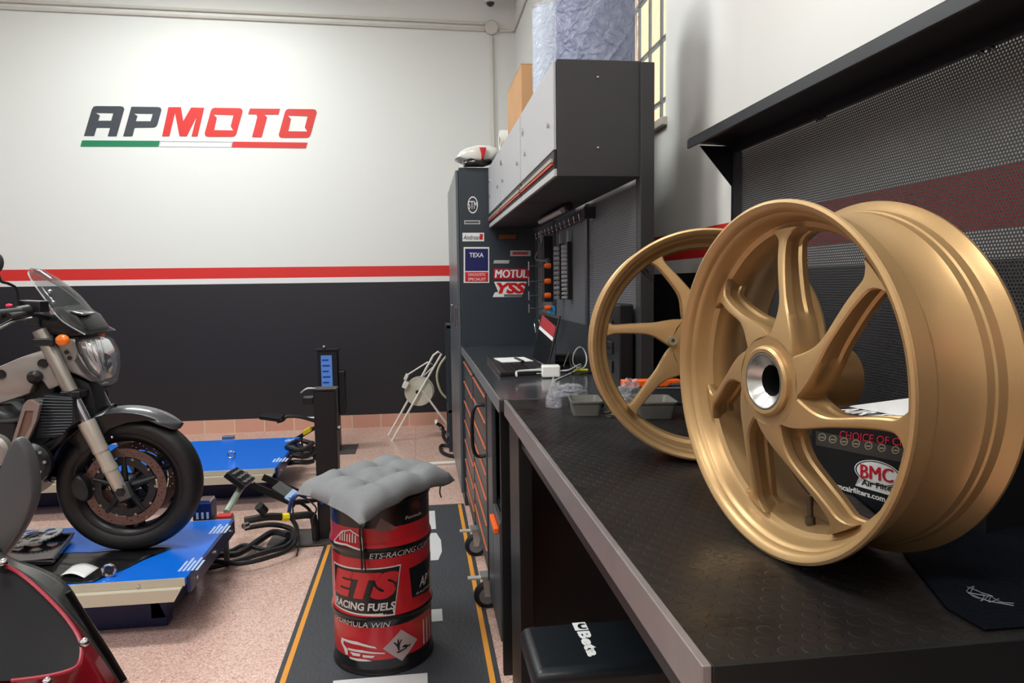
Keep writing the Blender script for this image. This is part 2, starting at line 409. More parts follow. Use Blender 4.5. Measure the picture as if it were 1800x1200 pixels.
# house outside the window
hb = thing('neighbouring_building', (5.2, 11, 0), 'sunlit peach coloured facade seen through the barred window', 'building')
FAC = pm('peach_stucco', (236, 190, 150), .9, bump=.2, bscale=8, var=.12)
fw = MB(); fw.box(5.2, 8.2, 5, 22, 0, 9); obj('wall', fw, FAC, hb, smooth=0)
for k in range(3):
    for q in range(2):
        y = 8+4.5*k; z = 1.5+3.2*q
        s_ = obj('shutter', MB().box(5.14, 5.2, y, y+1.1, z, z+1.7), pm('green_shutter', (96, 120, 60), .7), hb, bevel=.01)
shr = MB(); rr = random.Random(3)
for k in range(260):
    c_ = V((3.6+rr.uniform(-.5, .5), 8.0+rr.uniform(-1.6, 1.6), rr.uniform(.4, 3.0)))
    d_ = V((rr.uniform(-1, 1), rr.uniform(-1, 1), rr.uniform(-1, 1))).normalized(); e_ = d_.orthogonal().normalized()
    q_ = rr.uniform(.08, .16)
    shr.add([c_-d_*q_, c_+e_*q_*.5, c_+d_*q_, c_-e_*q_*.5], [(0, 1, 2, 3)])
shr.tube([(3.6, 8, 0), (3.6, 8.05, 2.2)], [.06, .03], 8)
obj('leafy_shrub', shr, pm('leaves', (120, 150, 50), .6), label='green leafy shrub outside the window in front of the peach facade', cat='shrub', smooth=0)

# wall logo: own letter shapes measured on the wall
LG = thing('wall_logo', U(350, 262, 'y', YB-.001), 'large black and red workshop name with green, white and red bar on back wall', 'sign')
def lw(x, y): return U(100+x/3.6, y/3.6, 'y', YB-.0015)
def lpoly(name, loops, m):
    mb = MB(); mb.prism(loops[0], loops[1:], lw, (0, -.0025, 0)); return obj(name, mb, m, LG, smooth=0)
GREYL = pm('logo_charcoal', (66, 70, 78), .5); REDL = pm('logo_red', (212, 52, 48), .5); GRNL = pm('logo_green', (28, 128, 88), .5)
lpoly('letter', [[(172, 860), (208, 738), (222, 692), (232, 676), (246, 671), (402, 672), (420, 676), (427, 690), (378, 862), (322, 862), (338, 808), (252, 808), (236, 860)],
                 [(244, 714), (358, 716), (344, 764), (262, 764), (272, 730)]], GREYL)
lpoly('letter', [[(420, 862), (472, 675), (640, 677), (656, 681), (662, 696), (636, 788), (628, 801), (612, 807), (492, 808), (478, 862)],
                 [(486, 718), (608, 720), (593, 767), (500, 767), (510, 734)]], GREYL)
lpoly('letter', [[(666, 862), (706, 678), (785, 678), (800, 766), (850, 680), (932, 682), (890, 863), (852, 863), (884, 738), (822, 862), (776, 862), (748, 716), (742, 738), (712, 862)]], REDL)
def letter_o(dx, dy):
    return [[(935+dx, 845+dy), (975+dx, 700+dy), (984+dx, 687+dy), (998+dx, 682+dy), (1155+dx, 684+dy), (1170+dx, 689+dy), (1175+dx, 705+dy), (1135+dx, 848+dy), (1126+dx, 860+dy), (1110+dx, 865+dy), (956+dx, 865+dy), (940+dx, 860+dy)],
            [(992+dx, 724+dy), (1118+dx, 728+dy), (1100+dx, 800+dy), (1116+dx, 825+dy), (995+dx, 823+dy), (1012+dx, 745+dy)]]
lpoly('letter', letter_o(0, 0), REDL)
lpoly('letter', [[(1210, 722), (1222, 687), (1412, 688), (1402, 725), (1312, 725), (1330, 742), (1295, 869), (1235, 867), (1268, 742), (1262, 724)]], REDL)
lpoly('letter', letter_o(469, 7), REDL)
lpoly('bar', [[(160, 888), (652, 891), (642, 928), (149, 927)]], GRNL)
lpoly('bar', [[(656, 891), (1112, 896), (1103, 932), (645, 928)], [(657, 894), (1108, 899), (1101, 929), (650, 925)]], pm('logo_outline', (190, 200, 198), .5))
lpoly('bar', [[(1115, 896), (1586, 902), (1575, 938), (1106, 932)]], REDL)

# conduits and ceiling camera
CW = pm('conduit_white', (214, 210, 200), .45)
jb = U(864, 48, 'y', YB-.03)
ct = MB()
for off, rr_ in ((.035, .013), (-.02, .012)):
    ct.tube([(XL, YB-.016, 3.625+off-.06), (jb.x-.06, YB-.016, jb.z+off)], rr_, 8)
obj('cable_conduit', ct, CW, label='pair of thin white pipes running level along the top of the back wall', cat='pipe')
ct = MB().tube([(jb.x, YB-.016, jb.z-.07), (jb.x+.01, YB-.016, 1.3)], .012, 8)
obj('cable_conduit', ct, CW, label='single white pipe dropping down the back wall from the junction box', cat='pipe')
ct = MB().tube([(jb.x+.07, YB-.016, jb.z-.02), (XR-.03, YB-.016, jb.z-.02), (XR-.016, YB-.05, jb.z-.02), (XR-.016, 3.6, jb.z-.02)], .012, 8)
obj('cable_conduit', ct, CW, label='white pipe turning the corner from back wall onto window wall', cat='pipe')
bx = MB().lathe((jb.x, YB-.045, jb.z), (0, 1, 0), [(0, 0), (.055, 0), (.063, .008), (.063, .045)], 8)
obj('junction_box', bx, CW, label='small white octagonal junction box where the wall pipes meet', cat='box', smooth=0)
cm = thing('dome_camera', U(862, 8, 'y', 6.25), 'small black dome security camera above the junction box', 'camera')
dcc = U(862, 5, 'y', 6.25)
obj('housing', MB().lathe(dcc, (0, 0, 1), [(.0, .12), (.05, .12), (.055, .03), (.052, 0), (0, 0)], 24).cyl(dcc+V((0, 0, .05)), dcc+V((0, .16, .05)), .014), WPLAS, cm)
obj('dome', MB().sphere(dcc, .036, 16, sc=(1, 1, .9)), GLOSSB, cm)
# ceiling lamps (outside the picture, light the room)
for (x, y, z, a, b_, p, c) in LAMPS:
    L = thing('ceiling_lamp', (x, y, ZC), 'white rectangular ceiling lamp panel', 'lamp', 'ceiling lamp panels')
    fr = MB(); t = .02
    fr.box(x-a/2-t, x+a/2+t, y-b_/2-t, y-b_/2, ZC-.05, ZC); fr.box(x-a/2-t, x+a/2+t, y+b_/2, y+b_/2+t, ZC-.05, ZC)
    fr.box(x-a/2-t, x-a/2, y-b_/2, y+b_/2, ZC-.05, ZC); fr.box(x+a/2, x+a/2+t, y-b_/2, y+b_/2, ZC-.05, ZC)
    obj('frame', fr, WPLAS, L, smooth=0)
    obj('diffuser', MB().box(x-a/2, x+a/2, y-b_/2, y+b_/2, ZC-.03, ZC-.012), pm('lamp_diffuser', (255, 255, 250), .5, emit=6), L, smooth=0)
# ------------------------------------------------------------------ near workbench
ZT = .92
nb = thing('workbench', (.57, 1.35, 0), 'near black workbench with studded rubber top and metal edge carrying the gold wheels', 'workbench')
STUD = studded('studded_rubber', (25, 23, 23), .0245)
obj('top', MB().box(.256, .875, .60, 2.10, ZT-.006, ZT), STUD, nb, smooth=0, plabel='black top sheet with raised round studs')
obj('edge_trim', MB().box(.247, .257, .592, 2.10, ZT-.045, ZT+.0015), pm('edge_metal', (146, 138, 138), .38, .5, var=.12, vscale=20), nb, bevel=.0015, smooth=0, plabel='brushed grey metal front edge')
obj('end_trim', MB().box(.257, .875, .590, .600, ZT-.045, ZT+.0015), pm('end_black', (20, 22, 23), .4), nb, bevel=.001, smooth=0)
obj('board', MB().box(.258, .875, .601, 2.10, ZT-.042, ZT-.007), BLACKM, nb, smooth=0)
mb = MB(); mb.box(.262, .300, 1.90, 2.10, 0, ZT-.043)
obj('leg', mb, BLACKM, nb, bevel=.002, smooth=0)
obj('leg', MB().box(.262, .300, .64, .70, 0, ZT-.043), BLACKM, nb, bevel=.002, smooth=0)
obj('side_panel', MB().box(.300, .86, 2.07, 2.095, .04, ZT-.043), BLACKM, nb, smooth=0)
obj('back_panel', MB().box(.845, .868, .64, 2.07, .04, ZT-.043), BLACKM, nb, smooth=0)
obj('rail', MB().box(.80, .845, .70, 2.07, .20, .235), GREYM, nb, bevel=.002, smooth=0)
obj('rail', MB().box(.27, .30, .70, 1.90, ZT-.10, ZT-.043), BLACKM, nb, bevel=.002, smooth=0)

# near perforated back panel with sloping shelf
pp = thing('perforated_panel', (.86, 1.2, ZT), 'large black perforated panel with tilted shelf on the wall behind the near workbench', 'panel')
PERF = perforated('perforated_black', (50, 50, 52), .0062, .0018)
obj('perforated_sheet', MB().add([(.853, .45, ZT+.003), (.853, 1.86, ZT+.003), (.853, 1.86, 1.63), (.853, .45, 1.63)], [(0, 1, 2, 3)]), PERF, pp, smooth=0)
for y in (.47, 1.868): obj('upright', MB().box(.857, .875, y-.013, y+.013, ZT+.003, 1.64), BLACKM, pp, smooth=0)
obj('shelf', MB().obox((.795, 1.165, 1.643), ((1, 0, -.06), (0, 1, 0), (.06, 0, 1)), (.063, .715, .006)), BLACKM, pp, bevel=.002, smooth=0)
obj('shelf_lip', MB().obox((.733, 1.165, 1.637), ((1, 0, 0), (0, 1, 0), (0, 0, 1)), (.0035, .715, .011)), pm('lip_grey', (60, 62, 66), .35, .2), pp, bevel=.001, smooth=0)
for y in (1.876, .46):
    mb = MB(); mb.prism([(.765, 1.634), (.875, 1.634), (.875, 1.52), (.862, 1.52)], (), lambda u, v: V((u, y, v)), (0, .004, 0)); obj('bracket', mb, BLACKM, pp, smooth=0)
obj('top_rail', MB().box(.848, .856, .45, 1.86, 1.612, 1.634), BLACKM, pp, smooth=0)
for y in (.98, 1.42, 1.0, 1.44): obj('bolt', MB().cyl((.853, y, 1.606), (.844, y, 1.606), .004, 10), CHROME, pp)

# far workbench: cabinet bank
fb = thing('steel_worktop', (.57, 3.05, 0), 'glossy dark grey worktop reaching from the studded bench to the tall locker', 'worktop')
obj('top', MB().box(.236, .69, 2.12, 3.985, ZT-.04, ZT), pm('worktop_dark', (66, 69, 73), .17, .35, .3), fb, bevel=.003, smooth=0)
obj('edge_trim', MB().box(.2325, .2355, 2.12, 3.985, ZT-.04, ZT+.001), pm('bright_edge', (150, 152, 156), .3, .5), fb, smooth=0)
# open corner cabinet under far top
cb = thing('base_cabinet', (.45, 2.45, 0), 'dark grey base cabinet with open slot and small orange handle below the worktop seam', 'cabinet')
obj('side_panel', MB().box(.246, .69, 2.20, 2.225, 0, ZT-.042), BLACKM, cb, bevel=.002, smooth=0)
obj('side_panel', MB().box(.246, .69, 2.605, 2.63, .09, ZT-.042), GREYM, cb, bevel=.002, smooth=0)
obj('rear_panel', MB().box(.67, .69, 2.225, 2.605, .02, ZT-.042), BLACKM, cb, smooth=0)
obj('door', MB().box(.242, .258, 2.44, 2.60, .10, ZT-.05), GREYM, cb, bevel=.003, smooth=0)
obj('door', MB().box(.242, .258, 2.228, 2.434, .10, .50), GREYM, cb, bevel=.003, smooth=0)
obj('handle', MB().box(.226, .242, 2.25, 2.40, .455, .475), ORANGE, cb, bevel=.003, smooth=0, plabel='orange pull handle')
obj('shelf', MB().box(.26, .67, 2.225, 2.605, .50, .515), BLACKM, cb, smooth=0)

def drawer_bank(root, y0, y1, z0, z1, n):
    obj('body', MB().box(.262, .68, y0, y1, z0, z1), BLACKM, root, bevel=.003, smooth=0)
    h = (z1-z0-.02)/n
    for k in range(n):
        a = z0+.01+h*k
        d = obj('drawer', MB().box(.244, .262, y0+.012, y1-.012, a+.003, a+h-.006), GREYM, root, bevel=.002, smooth=0)
        obj('handle', MB().box(.238, .246, y0+.02, y1-.02, a+h-.018, a+h-.012), ORGRIP, d, bevel=.003, smooth=0, plabel='orange grip strip')
        BASE[d.name] = BASE[root.name]
def caster(root, x, y, brake=True):
    c = obj('caster', MB().box(x-.035, x+.03, y-.03, y+.03, .128, .136).prism([(x-.028, .128), (x+.018, .128), (x+.002, .05), (x-.02, .05)], (), lambda u, v: V((u, y-.020, v)), (0, .003, 0)).prism([(x-.028, .128), (x+.018, .128), (x+.002, .05), (x-.02, .05)], (), lambda u, v: V((u, y+.017, v)), (0, .003, 0)), pm('zinc', (186, 190, 190), .3, .8), root, smooth=0, plabel='zinc caster bracket')
    obj('wheel', MB().lathe((x-.01, y-.015, .052), (0, 1, 0), [(.0, 0), (.03, 0), (.045, .001), (.052, .007), (.052, .023), (.045, .029), (.03, .03), (0, .03)], 28), RUBBER, c, smooth=40)
    obj('wheel_hub', MB().cyl((x-.01, y-.0155, .052), (x-.01, y-.018, .052), .032, 24), pm('hub_grey', (112, 116, 118), .4), c, smooth=40)
    if brake: obj('brake_pedal', MB().box(x-.085, x-.02, y-.012, y+.012, .118, .127), pm('pedal_white', (205, 210, 208), .3, .5), c, bevel=.002, smooth=0)
tr = thing('roller_cabinet', (.45, 3.0, 0), 'wheeled tool trolley with orange drawer grips under the worktop, nearer of the two drawer units', 'tool cabinet')
drawer_bank(tr, 2.66, 3.30, .137, .862, 7)
obj('corner_post', MB().box(.240, .262, 2.637, 2.659, .137, .862), GREYM, tr, bevel=.002, smooth=0)
for y in (2.70, 3.24):
    caster(tr, .25, y); caster(tr, .62, y, False)
hd = MB().tube(spline([(.262, 2.70, .80), (.20, 2.70, .79), (.20, 2.70, .62), (.262, 2.70, .61)], 5), .007, 8)
obj('side_handle', hd, BLACK, tr)
db = thing('drawer_cabinet', (.45, 3.64, 0), 'fixed cabinet with orange drawer grips between the wheeled trolley and the locker', 'tool cabinet')
drawer_bank(db, 3.325, 3.97, .07, .862, 7)
obj('plinth', MB().box(.285, .68, 3.325, 3.97, 0, .07), BLACK, db, smooth=0)

# tall locker
lk = thing('tall_locker', (.55, 4.5, 0), 'tall dark blue-grey locker with brand stickers on its side at the end of the worktop', 'locker')
obj('body', MB().box(.237, .895, 4.0, 5.05, 0, 1.912), LOCK, lk, bevel=.004, smooth=0)
DST = pm('door_steel', (92, 98, 104), .3, .2)
for a, b in ((4.02, 4.525), (4.535, 5.04)):
    d = obj('door', MB().box(.219, .236, a, b, .07, 1.90), DST, lk, bevel=.004, smooth=0)
    BASE[d.name] = BASE[lk.name]
    obj('handle', MB().box(.206, .219, a+.03, a+.05, 1.02, 1.14), CHROME, d, bevel=.003, smooth=0)
obj('plinth', MB().box(.245, .88, 4.03, 5.03, 0, .01), BLACK, lk, smooth=0)
# stickers on the locker side (plane y = 4.0)
SY = 3.9985
def sq(x0, y0, x1, y1):
    """picture rectangle on the locker side"""
    return quad_fn(U(x0, y1, 'y', SY), U(x1, y1, 'y', SY), U(x0, y0, 'y', SY), U(x1, y0, 'y', SY))
def sticker(name, rect, m, words=(), label=None, outline=None):
    """each sticker is printed on the locker: a part"""
    fn = sq(*rect); mb = MB(); ol = outline or [(0, 0), (1, 0), (1, 1), (0, 1)]
    if m: mb.prism(ol, (), fn, (0, .0015, 0))
    ms = [m] if m else []
    for (r, s, mm, bold, sh) in words:
        if mm not in ms: ms.append(mm)
        mb.k = ms.index(mm); g2 = sq(*r); g3 = (lambda u, v, g2=g2: g2(u, v)-V((0, .001, 0)))
        if s == '#': mb.prism([(0, 0), (1, 0), (1, 1), (0, 1)], (), g3, (0, .0005, 0))
        elif s == '//': mb.prism([(0, 0), (.94, 0), (1, 1), (.06, 1)], (), g3, (0, .0005, 0))
        elif isinstance(s, list): mb.prism(s[0], s[1:], g3, (0, .0005, 0))
        else:
            g4 = (lambda u, v, g3=g3: g3(u, v)-V((0, .0004, 0)))
            text(mb, s, g4, bold, sh)
    o = obj(name, mb, ms, lk, smooth=0)
    if label: o['label'] = label
    return o
LBL = pm('label_silver', (176, 178, 178), .4); NAVY = pm('navy_print', (22, 26, 92), .45); CRIM = pm('crimson_print', (190, 22, 48), .45)
ring = [circle2(.5, .5, .5), circle2(.5, .5, .43)]
sticker('sticker', (822, 345, 840, 375), None, [((822, 345, 840, 375), ring, WHITE, 0, 0), ((823, 353, 839, 367), 'STM', WHITE, .03, 0)], 'round white STM emblem')
sticker('sticker', (816, 387, 844, 394), LBL, [((818, 389, 842, 392), '#', pm('print_grey', (70, 72, 76), .5), 0, 0)], 'small silver label strip')
sticker('sticker', (813, 409, 851, 424), WHITE, [((815, 413, 846, 421), 'Andreani', pm('print_black', (24, 24, 28), .5), .0, .2), ((843, 411, 849, 421), '//', RED, 0, 0)], 'white Andreani label')
sticker('sticker', (815, 434, 860, 497), WHITE, [((817.5, 437, 858, 476), '#', NAVY, 0, 0), ((825, 444, 850, 452), 'TEXA', WHITE, .015, 0), ((817.5, 478, 858, 495), '#', RED, 0, 0), ((823, 480, 854, 485), 'DIAGNOSTIC', WHITE, 0, 0), ((823, 488, 854, 493), 'SPECIALIST', WHITE, 0, 0)], 'white bordered blue and red TEXA sticker')
sticker('sticker', (872, 409, 912, 422), pm('dark_sticker', (40, 36, 36), .5), [((876, 412, 908, 420), '//', pm('dull_orange', (120, 72, 42), .5), 0, 0)], 'dull orange sticker under the wall cabinets')
sticker('sticker', (897, 440, 933, 450), LBL, [((900, 442.5, 929, 447.5), '//', pm('dull_red', (176, 62, 62), .5), 0, 0)], 'grey and red strip label')
sticker('sticker', (867, 457, 896, 463), None, [((867, 457, 896, 463), '//', LBL, 0, 0)], 'small silver bar label')
sticker('sticker', (868, 472, 930, 490), CRIM, [((871, 474, 927, 488), 'MOTUL', WHITE, .12, .1)], 'red MOTUL sticker')
ys = [(0, 0), (.06, .3), (.16, .35), (.04, 1), (1, 1), (.9, .35), (.85, .02)]
sticker('sticker', (866, 495, 926, 522), WHITE, [((869, 496.5, 923, 516), 'YSS', pm('yss_red', (205, 22, 30), .45), .05, .25), ((886, 517, 918, 521), '#', pm('print_grey2', (90, 100, 100), .5), 0, 0)], 'white YSS sticker with red letters', outline=ys)

# ------------------------------------------------------------------ wall cabinets
DR = pm('handle_recess', (22, 22, 24), .5)
ORED = pm('orange_red_strip', (215, 70, 50), .4)
cabs = ((2.062, 2.735, 'grey fronted wall cabinet nearest the camera, its black side towards us', 'wall cabinet'),
        (2.741, 3.415, 'grey fronted wall cabinet in the middle of the row of three', 'wall cabinet'),
        (3.421, 3.985, 'grey fronted wall cabinet touching the tall locker', 'wall cabinet'))
for (y0, y1, lab, cat) in cabs:
    c = thing('wall_cabinet', (.53, (y0+y1)/2, 1.578), lab, cat)
    obj('carcass', MB().box(.409, .66, y0, y1, 1.578, 1.91), DARKC, c, bevel=.002, smooth=0)
    d = obj('door', MB().box(.399, .408, y0+.006, y1-.006, 1.655, 1.905), DOORG, c, bevel=.002, smooth=0); BASE[d.name] = BASE[c.name]
    for yy in (y0+.08, y1-.12): obj('lock', MB().cyl((.399, yy, 1.74), (.392, yy, 1.74), .008, 12), CHROME, d)
    obj('lock', MB().lathe((.399, y1-.07, 1.83), (-1, 0, 0), [(.012, 0), (.012, .006), (.0, .006)], 14), CHROME, d)
    hn = obj('handle_rail', MB().box(.401, .408, y0+.01, y1-.01, 1.603, 1.652), DR, c, smooth=0); BASE[hn.name] = BASE[c.name]
    obj('grip_strip', MB().box(.394, .401, y0+.02, y1-.02, 1.612, 1.618), ORED, hn, bevel=.001, smooth=0)
    obj('grip_strip', MB().box(.392, .401, y0+.02, y1-.02, 1.620, 1.632), ALU, hn, bevel=.001, smooth=0)
    obj('lower_rail', MB().box(.400, .408, y0+.002, y1-.002, 1.579, 1.600), LBL, c, bevel=.001, smooth=0)
    if y0 < 2.1:
        for z in (1.66, 1.86): obj('screw', MB().sphere((.53, y0-.001, z), .004, 10), STEEL, c)
# uprights and perforated wall behind the worktop
fp = thing('tool_panel', (.68, 3.0, ZT), 'grey perforated tool panel with uprights behind the glossy worktop', 'panel')
PERG = perforated('perforated_grey', (128, 133, 140), .0085, .0030)
for a, b in ((2.12, 2.74), (2.78, 3.42), (3.46, 3.97)):
    obj('perforated_sheet', MB().add([(.668, a, 1.10), (.668, b, 1.10), (.668, b, 1.575), (.668, a, 1.575)], [(0, 1, 2, 3)]), PERG, fp, smooth=0)
obj('backing', MB().box(.684, .690, 2.10, 3.98, ZT, 1.575), DARKC, fp, smooth=0)
obj('lower_sheet', MB().box(.664, .672, 2.34, 3.98, ZT+.001, 1.10), GREYM, fp, smooth=0)
for y in (2.76, 3.44, 3.975): obj('upright', MB().box(.658, .684, y-.018, y+.018, ZT+.001, 1.575), GREYM, fp, bevel=.002, smooth=0)
obj('end_post', MB().box(.655, .697, 2.052, 2.10, ZT+.001, 1.905), DARKC, fp, bevel=.002, smooth=0)
ps = thing('socket_column', (.68, 2.2, ZT), 'black upright box with power sockets behind the front wheel', 'socket box')
obj('box', MB().box(.61, .655, 2.12, 2.33, ZT+.001, 1.20), BLACK, ps, bevel=.004, smooth=0)
for z in (1.0, 1.06, 1.13):
    s_ = obj('socket', MB().box(.605, .61, 2.19, 2.25, z-.02, z+.02), BLACKM, ps, bevel=.002, smooth=0); BASE[s_.name] = BASE[ps.name]
    for dy in (-.012, .012): obj('hole', MB().cyl((.6051, 2.22+dy, z), (.604, 2.22+dy, z), .004, 10), GLOSSB, s_)
wl = thing('work_lamp', (.55, 3.0, 1.54), 'slim black work lamp with white tube under the wall cabinets', 'lamp')
obj('housing', MB().tube([(.585, 3.30, 1.562), (.585, 2.72, 1.562)], .016, 10), BLACK, wl)
obj('tube', MB().tube([(.565, 3.27, 1.551), (.565, 2.75, 1.551)], .011, 10), pm('lamp_tube', (170, 170, 168), .3), wl)

# tools on the panel
def on_panel(px, py, x=.655): return U(px, py, 'x', x)
hr = thing('hook_rail', on_panel(1000, 390), 'thin black rail with chrome hooks high on the grey tool panel', 'rail')
a_, b_ = on_panel(1040, 378), on_panel(958, 412)
obj('rail', MB().tube([a_, b_], .005, 8), BLACK, hr)
for k in range(12):
    t = k/11; p = a_.lerp(b_, t)
    obj('hook', MB().tube(spline([p, p+V((-.03, 0, -.004)), p+V((-.045, 0, -.022)), p+V((-.05, 0, .004))], 4), .0018, 6), CHROME, hr)
obj('rail_end', MB().box(a_.x-.03, a_.x+.012, a_.y-.008, a_.y+.008, a_.z-.012, a_.z+.03), BLACK, hr, smooth=0)
# socket rails: two black clips with chrome sockets
for (px, n, lab, y0, y1) in ((986, 11, 'black strip of small chrome sockets, left of the two strips on the tool panel', 440, 520), (1000, 13, 'black strip of bright chrome sockets, right of the two strips on the tool panel', 437, 520)):
    p = on_panel(px, 480)
    t_ = thing('socket_rail', (p.x, p.y, p.z-.1), lab, 'socket set')
    top = on_panel(px, y0-8); bot = on_panel(px, y1+6)
    obj('rail', MB().box(.645, .662, p.y-.022, p.y+.022, bot.z, top.z+.01), BLACK, t_, bevel=.002, smooth=0)
    obj('hanger', MB().prism([(-.02, 0), (.02, 0), (.01, .05), (-.01, .05)], (), lambda u, v: V((.65, p.y+u, top.z+.01+v)), (.004, 0, 0)), STEEL, t_, smooth=0)
    for k in range(n):
        z = top.z-.012-(top.z-bot.z-.02)*k/(n-1); r_ = .0095-.0003*k
        obj('socket', MB().lathe((.645, p.y, z), (-1, 0, 0), [(r_, 0), (r_, .022), (r_*.6, .022), (r_*.6, .012), (0, .012)], 12), pm('socket_chrome', (205, 207, 210), .2, .35), t_)
# screwdriver rack with T-handles
rk = thing('screwdriver_rack', on_panel(968, 480), 'black upright holder for screwdrivers beside the locker', 'tool rack')
p1 = on_panel(968, 470)
obj('holder', MB().box(.615, .664, p1.y-.03, p1.y+.03, on_panel(968, 530).z, on_panel(968, 415).z), BLACK, rk, bevel=.003, smooth=0)
for i, (py, col, hl) in enumerate(((467, 'orange', .03), (494, 'orange', .03), (519, 'orange', .025), (541, 'orange', .028))):
    q = U(968, py, 'x', .60)
    s_ = thing('screwdriver', q, ('orange handled T-bar screwdriver, topmost in the rack', 'orange handled T-bar screwdriver, second from top of the rack', 'orange handled T-bar screwdriver, third from top of the rack', 'orange handled T-bar screwdriver beside the blue rag, lowest in the rack')[i], 'screwdriver')
    obj('handle', MB().tube([q+V((.0, 0, 0)), q+V((-.014, 0, 0)), q+V((-.028, 0, 0))], [.011, .013, .010], 12), ORANGE, s_)
    obj('shaft', MB().tube([q+V((-.028, 0, 0)), q+V((-.10, 0, 0))], .0028, 8), STEEL, s_)
    obj('cross_bar', MB().tube([q+V((-.10, 0, -.02)), q+V((-.10, 0, .02))], .004, 8), STEEL, s_)
sp = thing('bent_spanner', on_panel(945, 430), 'bright chrome spanner with bent shaft hanging by the locker stickers', 'spanner')
sh = [U(951, 410, 'x', .60), U(952, 425, 'x', .60), U(946, 442, 'x', .60), U(941, 452, 'x', .60), U(945, 457, 'x', .60), U(962, 458, 'x', .60)]
obj('shaft', MB().tube(spline(sh, 5), .0042, 8), STEEL, sp)
for e in (sh[0], sh[-1]):
    obj('ring_end', MB().lathe(e-V((0, .004, 0)), (0, 1, 0), [(.006, 0), (.012, 0), (.012, .008), (.006, .008)], 16, closed=True), CHROME, sp)
q = U(970, 548, 'x', .61)
obj('cloth_rag', MB().pillow([q+V((0, .03*math.cos(a), .045*math.sin(a)-.01+.006*math.sin(3*a))) for a in [2*PI*i/18 for i in range(18)]], (1, 0, 0), .014), pm('blue_cloth', (48, 140, 200), .8, bump=.6, bscale=40), label='small bright blue cloth hanging under the screwdrivers', cat='cloth')
pl = thing('hanging_pliers', U(958, 565, 'x', .61), 'steel pliers hanging below the blue cloth next to the locker', 'pliers')
for s_ in (-1, 1): obj('handle', MB().tube(spline([U(950, 552, 'x', .61), U(944+4*s_, 565, 'x', .61), U(950+8*s_, 585, 'x', .61)], 5), .004, 8), STEEL, pl)

# things on top of the wall cabinets
pr = thing('paper_roll', (.56, 2.27, 1.911), 'large blue workshop paper roll wrapped in clear film on the nearest wall cabinet', 'paper roll')
PC = V((.567, 2.235, 1.911)); PRR = .122
obj('roll', MB().lathe(PC, (0, 0, 1), [(.02, 0), (PRR, 0), (PRR, .40), (.02, .40)], 48, closed=True), pm('blue_paper', (84, 98, 142), .8), pr)
mb = MB(); rows = []; rr = random.Random(5)
folds = [(rr.uniform(0, 2*PI), rr.uniform(-8, 8), rr.uniform(.03, .07), rr.uniform(.004, .009)) for _ in range(26)]
for i in range(61):
    z = .002+.41*i/60; row = []
    for k in range(180):
        t = 2*PI*k/180; d = PRR+.003+.0012*math.sin(7*t+9*z*8)
        for f0, sl, wd, am in folds:
            q = (t-f0-sl*z+PI) % (2*PI)-PI
            d += am*math.exp(-abs(q)/wd)*(.4+.6*abs(math.sin(9*z+f0)))
        if z < .05: d += .006*(1-z/.05)*abs(math.sin(11*t))
        row.append(PC+V((d*math.cos(t), d*math.sin(t), z)))
    rows.append(row)
for r in rows: r.append(r[0])
mb.grid(rows)
def film_mat(name, a, rgb=(235, 240, 250)):
    if name in MATS: return MATS[name]
    m = bpy.data.materials.new(name); m.use_nodes = True; nt = m.node_tree; nt.nodes.clear()
    out = nt.nodes.new('ShaderNodeOutputMaterial'); mix = nt.nodes.new('ShaderNodeMixShader'); t = nt.nodes.new('ShaderNodeBsdfTransparent'); g = nt.nodes.new('ShaderNodeBsdfPrincipled')
    g.inputs['Base Color'].default_value = lin(rgb); g.inputs['Roughness'].default_value = .12; g.inputs['Specular IOR Level'].default_value = 1
    n = nt.nodes.new('ShaderNodeTexNoise'); n.inputs['Scale'].default_value = 28; n.inputs['Detail'].default_value = 6; n.inputs['Distortion'].default_value = 1.5
    tc = nt.nodes.new('ShaderNodeTexCoord'); nt.links.new(tc.outputs['Object'], n.inputs['Vector'])
    bp = nt.nodes.new('ShaderNodeBump'); bp.inputs['Strength'].default_value = 1.0; bp.inputs['Distance'].default_value = .04
    nt.links.new(n.outputs['Fac'], bp.inputs['Height']); nt.links.new(bp.outputs['Normal'], g.inputs['Normal'])
    mix.inputs[0].default_value = a; nt.links.new(t.outputs[0], mix.inputs[1]); nt.links.new(g.outputs[0], mix.inputs[2]); nt.links.new(mix.outputs[0], out.inputs[0])
    MATS[name] = m; return m
FILM = film_mat('clear_film', .30)
obj('film_wrap', mb, FILM, pr, smooth=60)
pr2 = thing('paper_roll', (.50, 2.60, 1.911), 'pale film wrapped paper roll standing behind the large blue one', 'paper roll')
obj('roll', MB().lathe((.515, 2.60, 1.911), (0, 0, 1), [(.02, 0), (.085, 0), (.085, .33), (.02, .33)], 40, closed=True), pm('pale_paper', (196, 208, 226), .8), pr2)
obj('film_wrap', MB().lathe((.515, 2.60, 1.911), (0, 0, 1), [(.087, .003), (.09, .1), (.088, .2), (.09, .34), (.03, .36)], 40), FILM, pr2)
cdb = thing('cardboard_box', (.46, 3.0, 1.911), 'plain brown cardboard box on the middle wall cabinet', 'box')
CB = pm('cardboard', (196, 152, 108), .8, var=.08)
obj('body', MB().box(.425, .60, 2.87, 3.30, 1.9115, 2.135), CB, cdb, bevel=.002, smooth=0)
obj('flap', MB().box(.425, .512, 2.87, 3.30, 2.1352, 2.139), CB, cdb, smooth=0)
obj('flap', MB().box(.514, .60, 2.87, 3.30, 2.1352, 2.139), CB, cdb, smooth=0)
obj('tape_strip', MB().box(.498, .528, 2.868, 3.302, 2.139, 2.1398), pm('tape', (170, 120, 76), .3), cdb, smooth=0)
tp = thing('tape_roll', (.45, 3.62, 1.911), 'small white tape roll on the wall cabinet next to the cardboard box', 'tape roll')
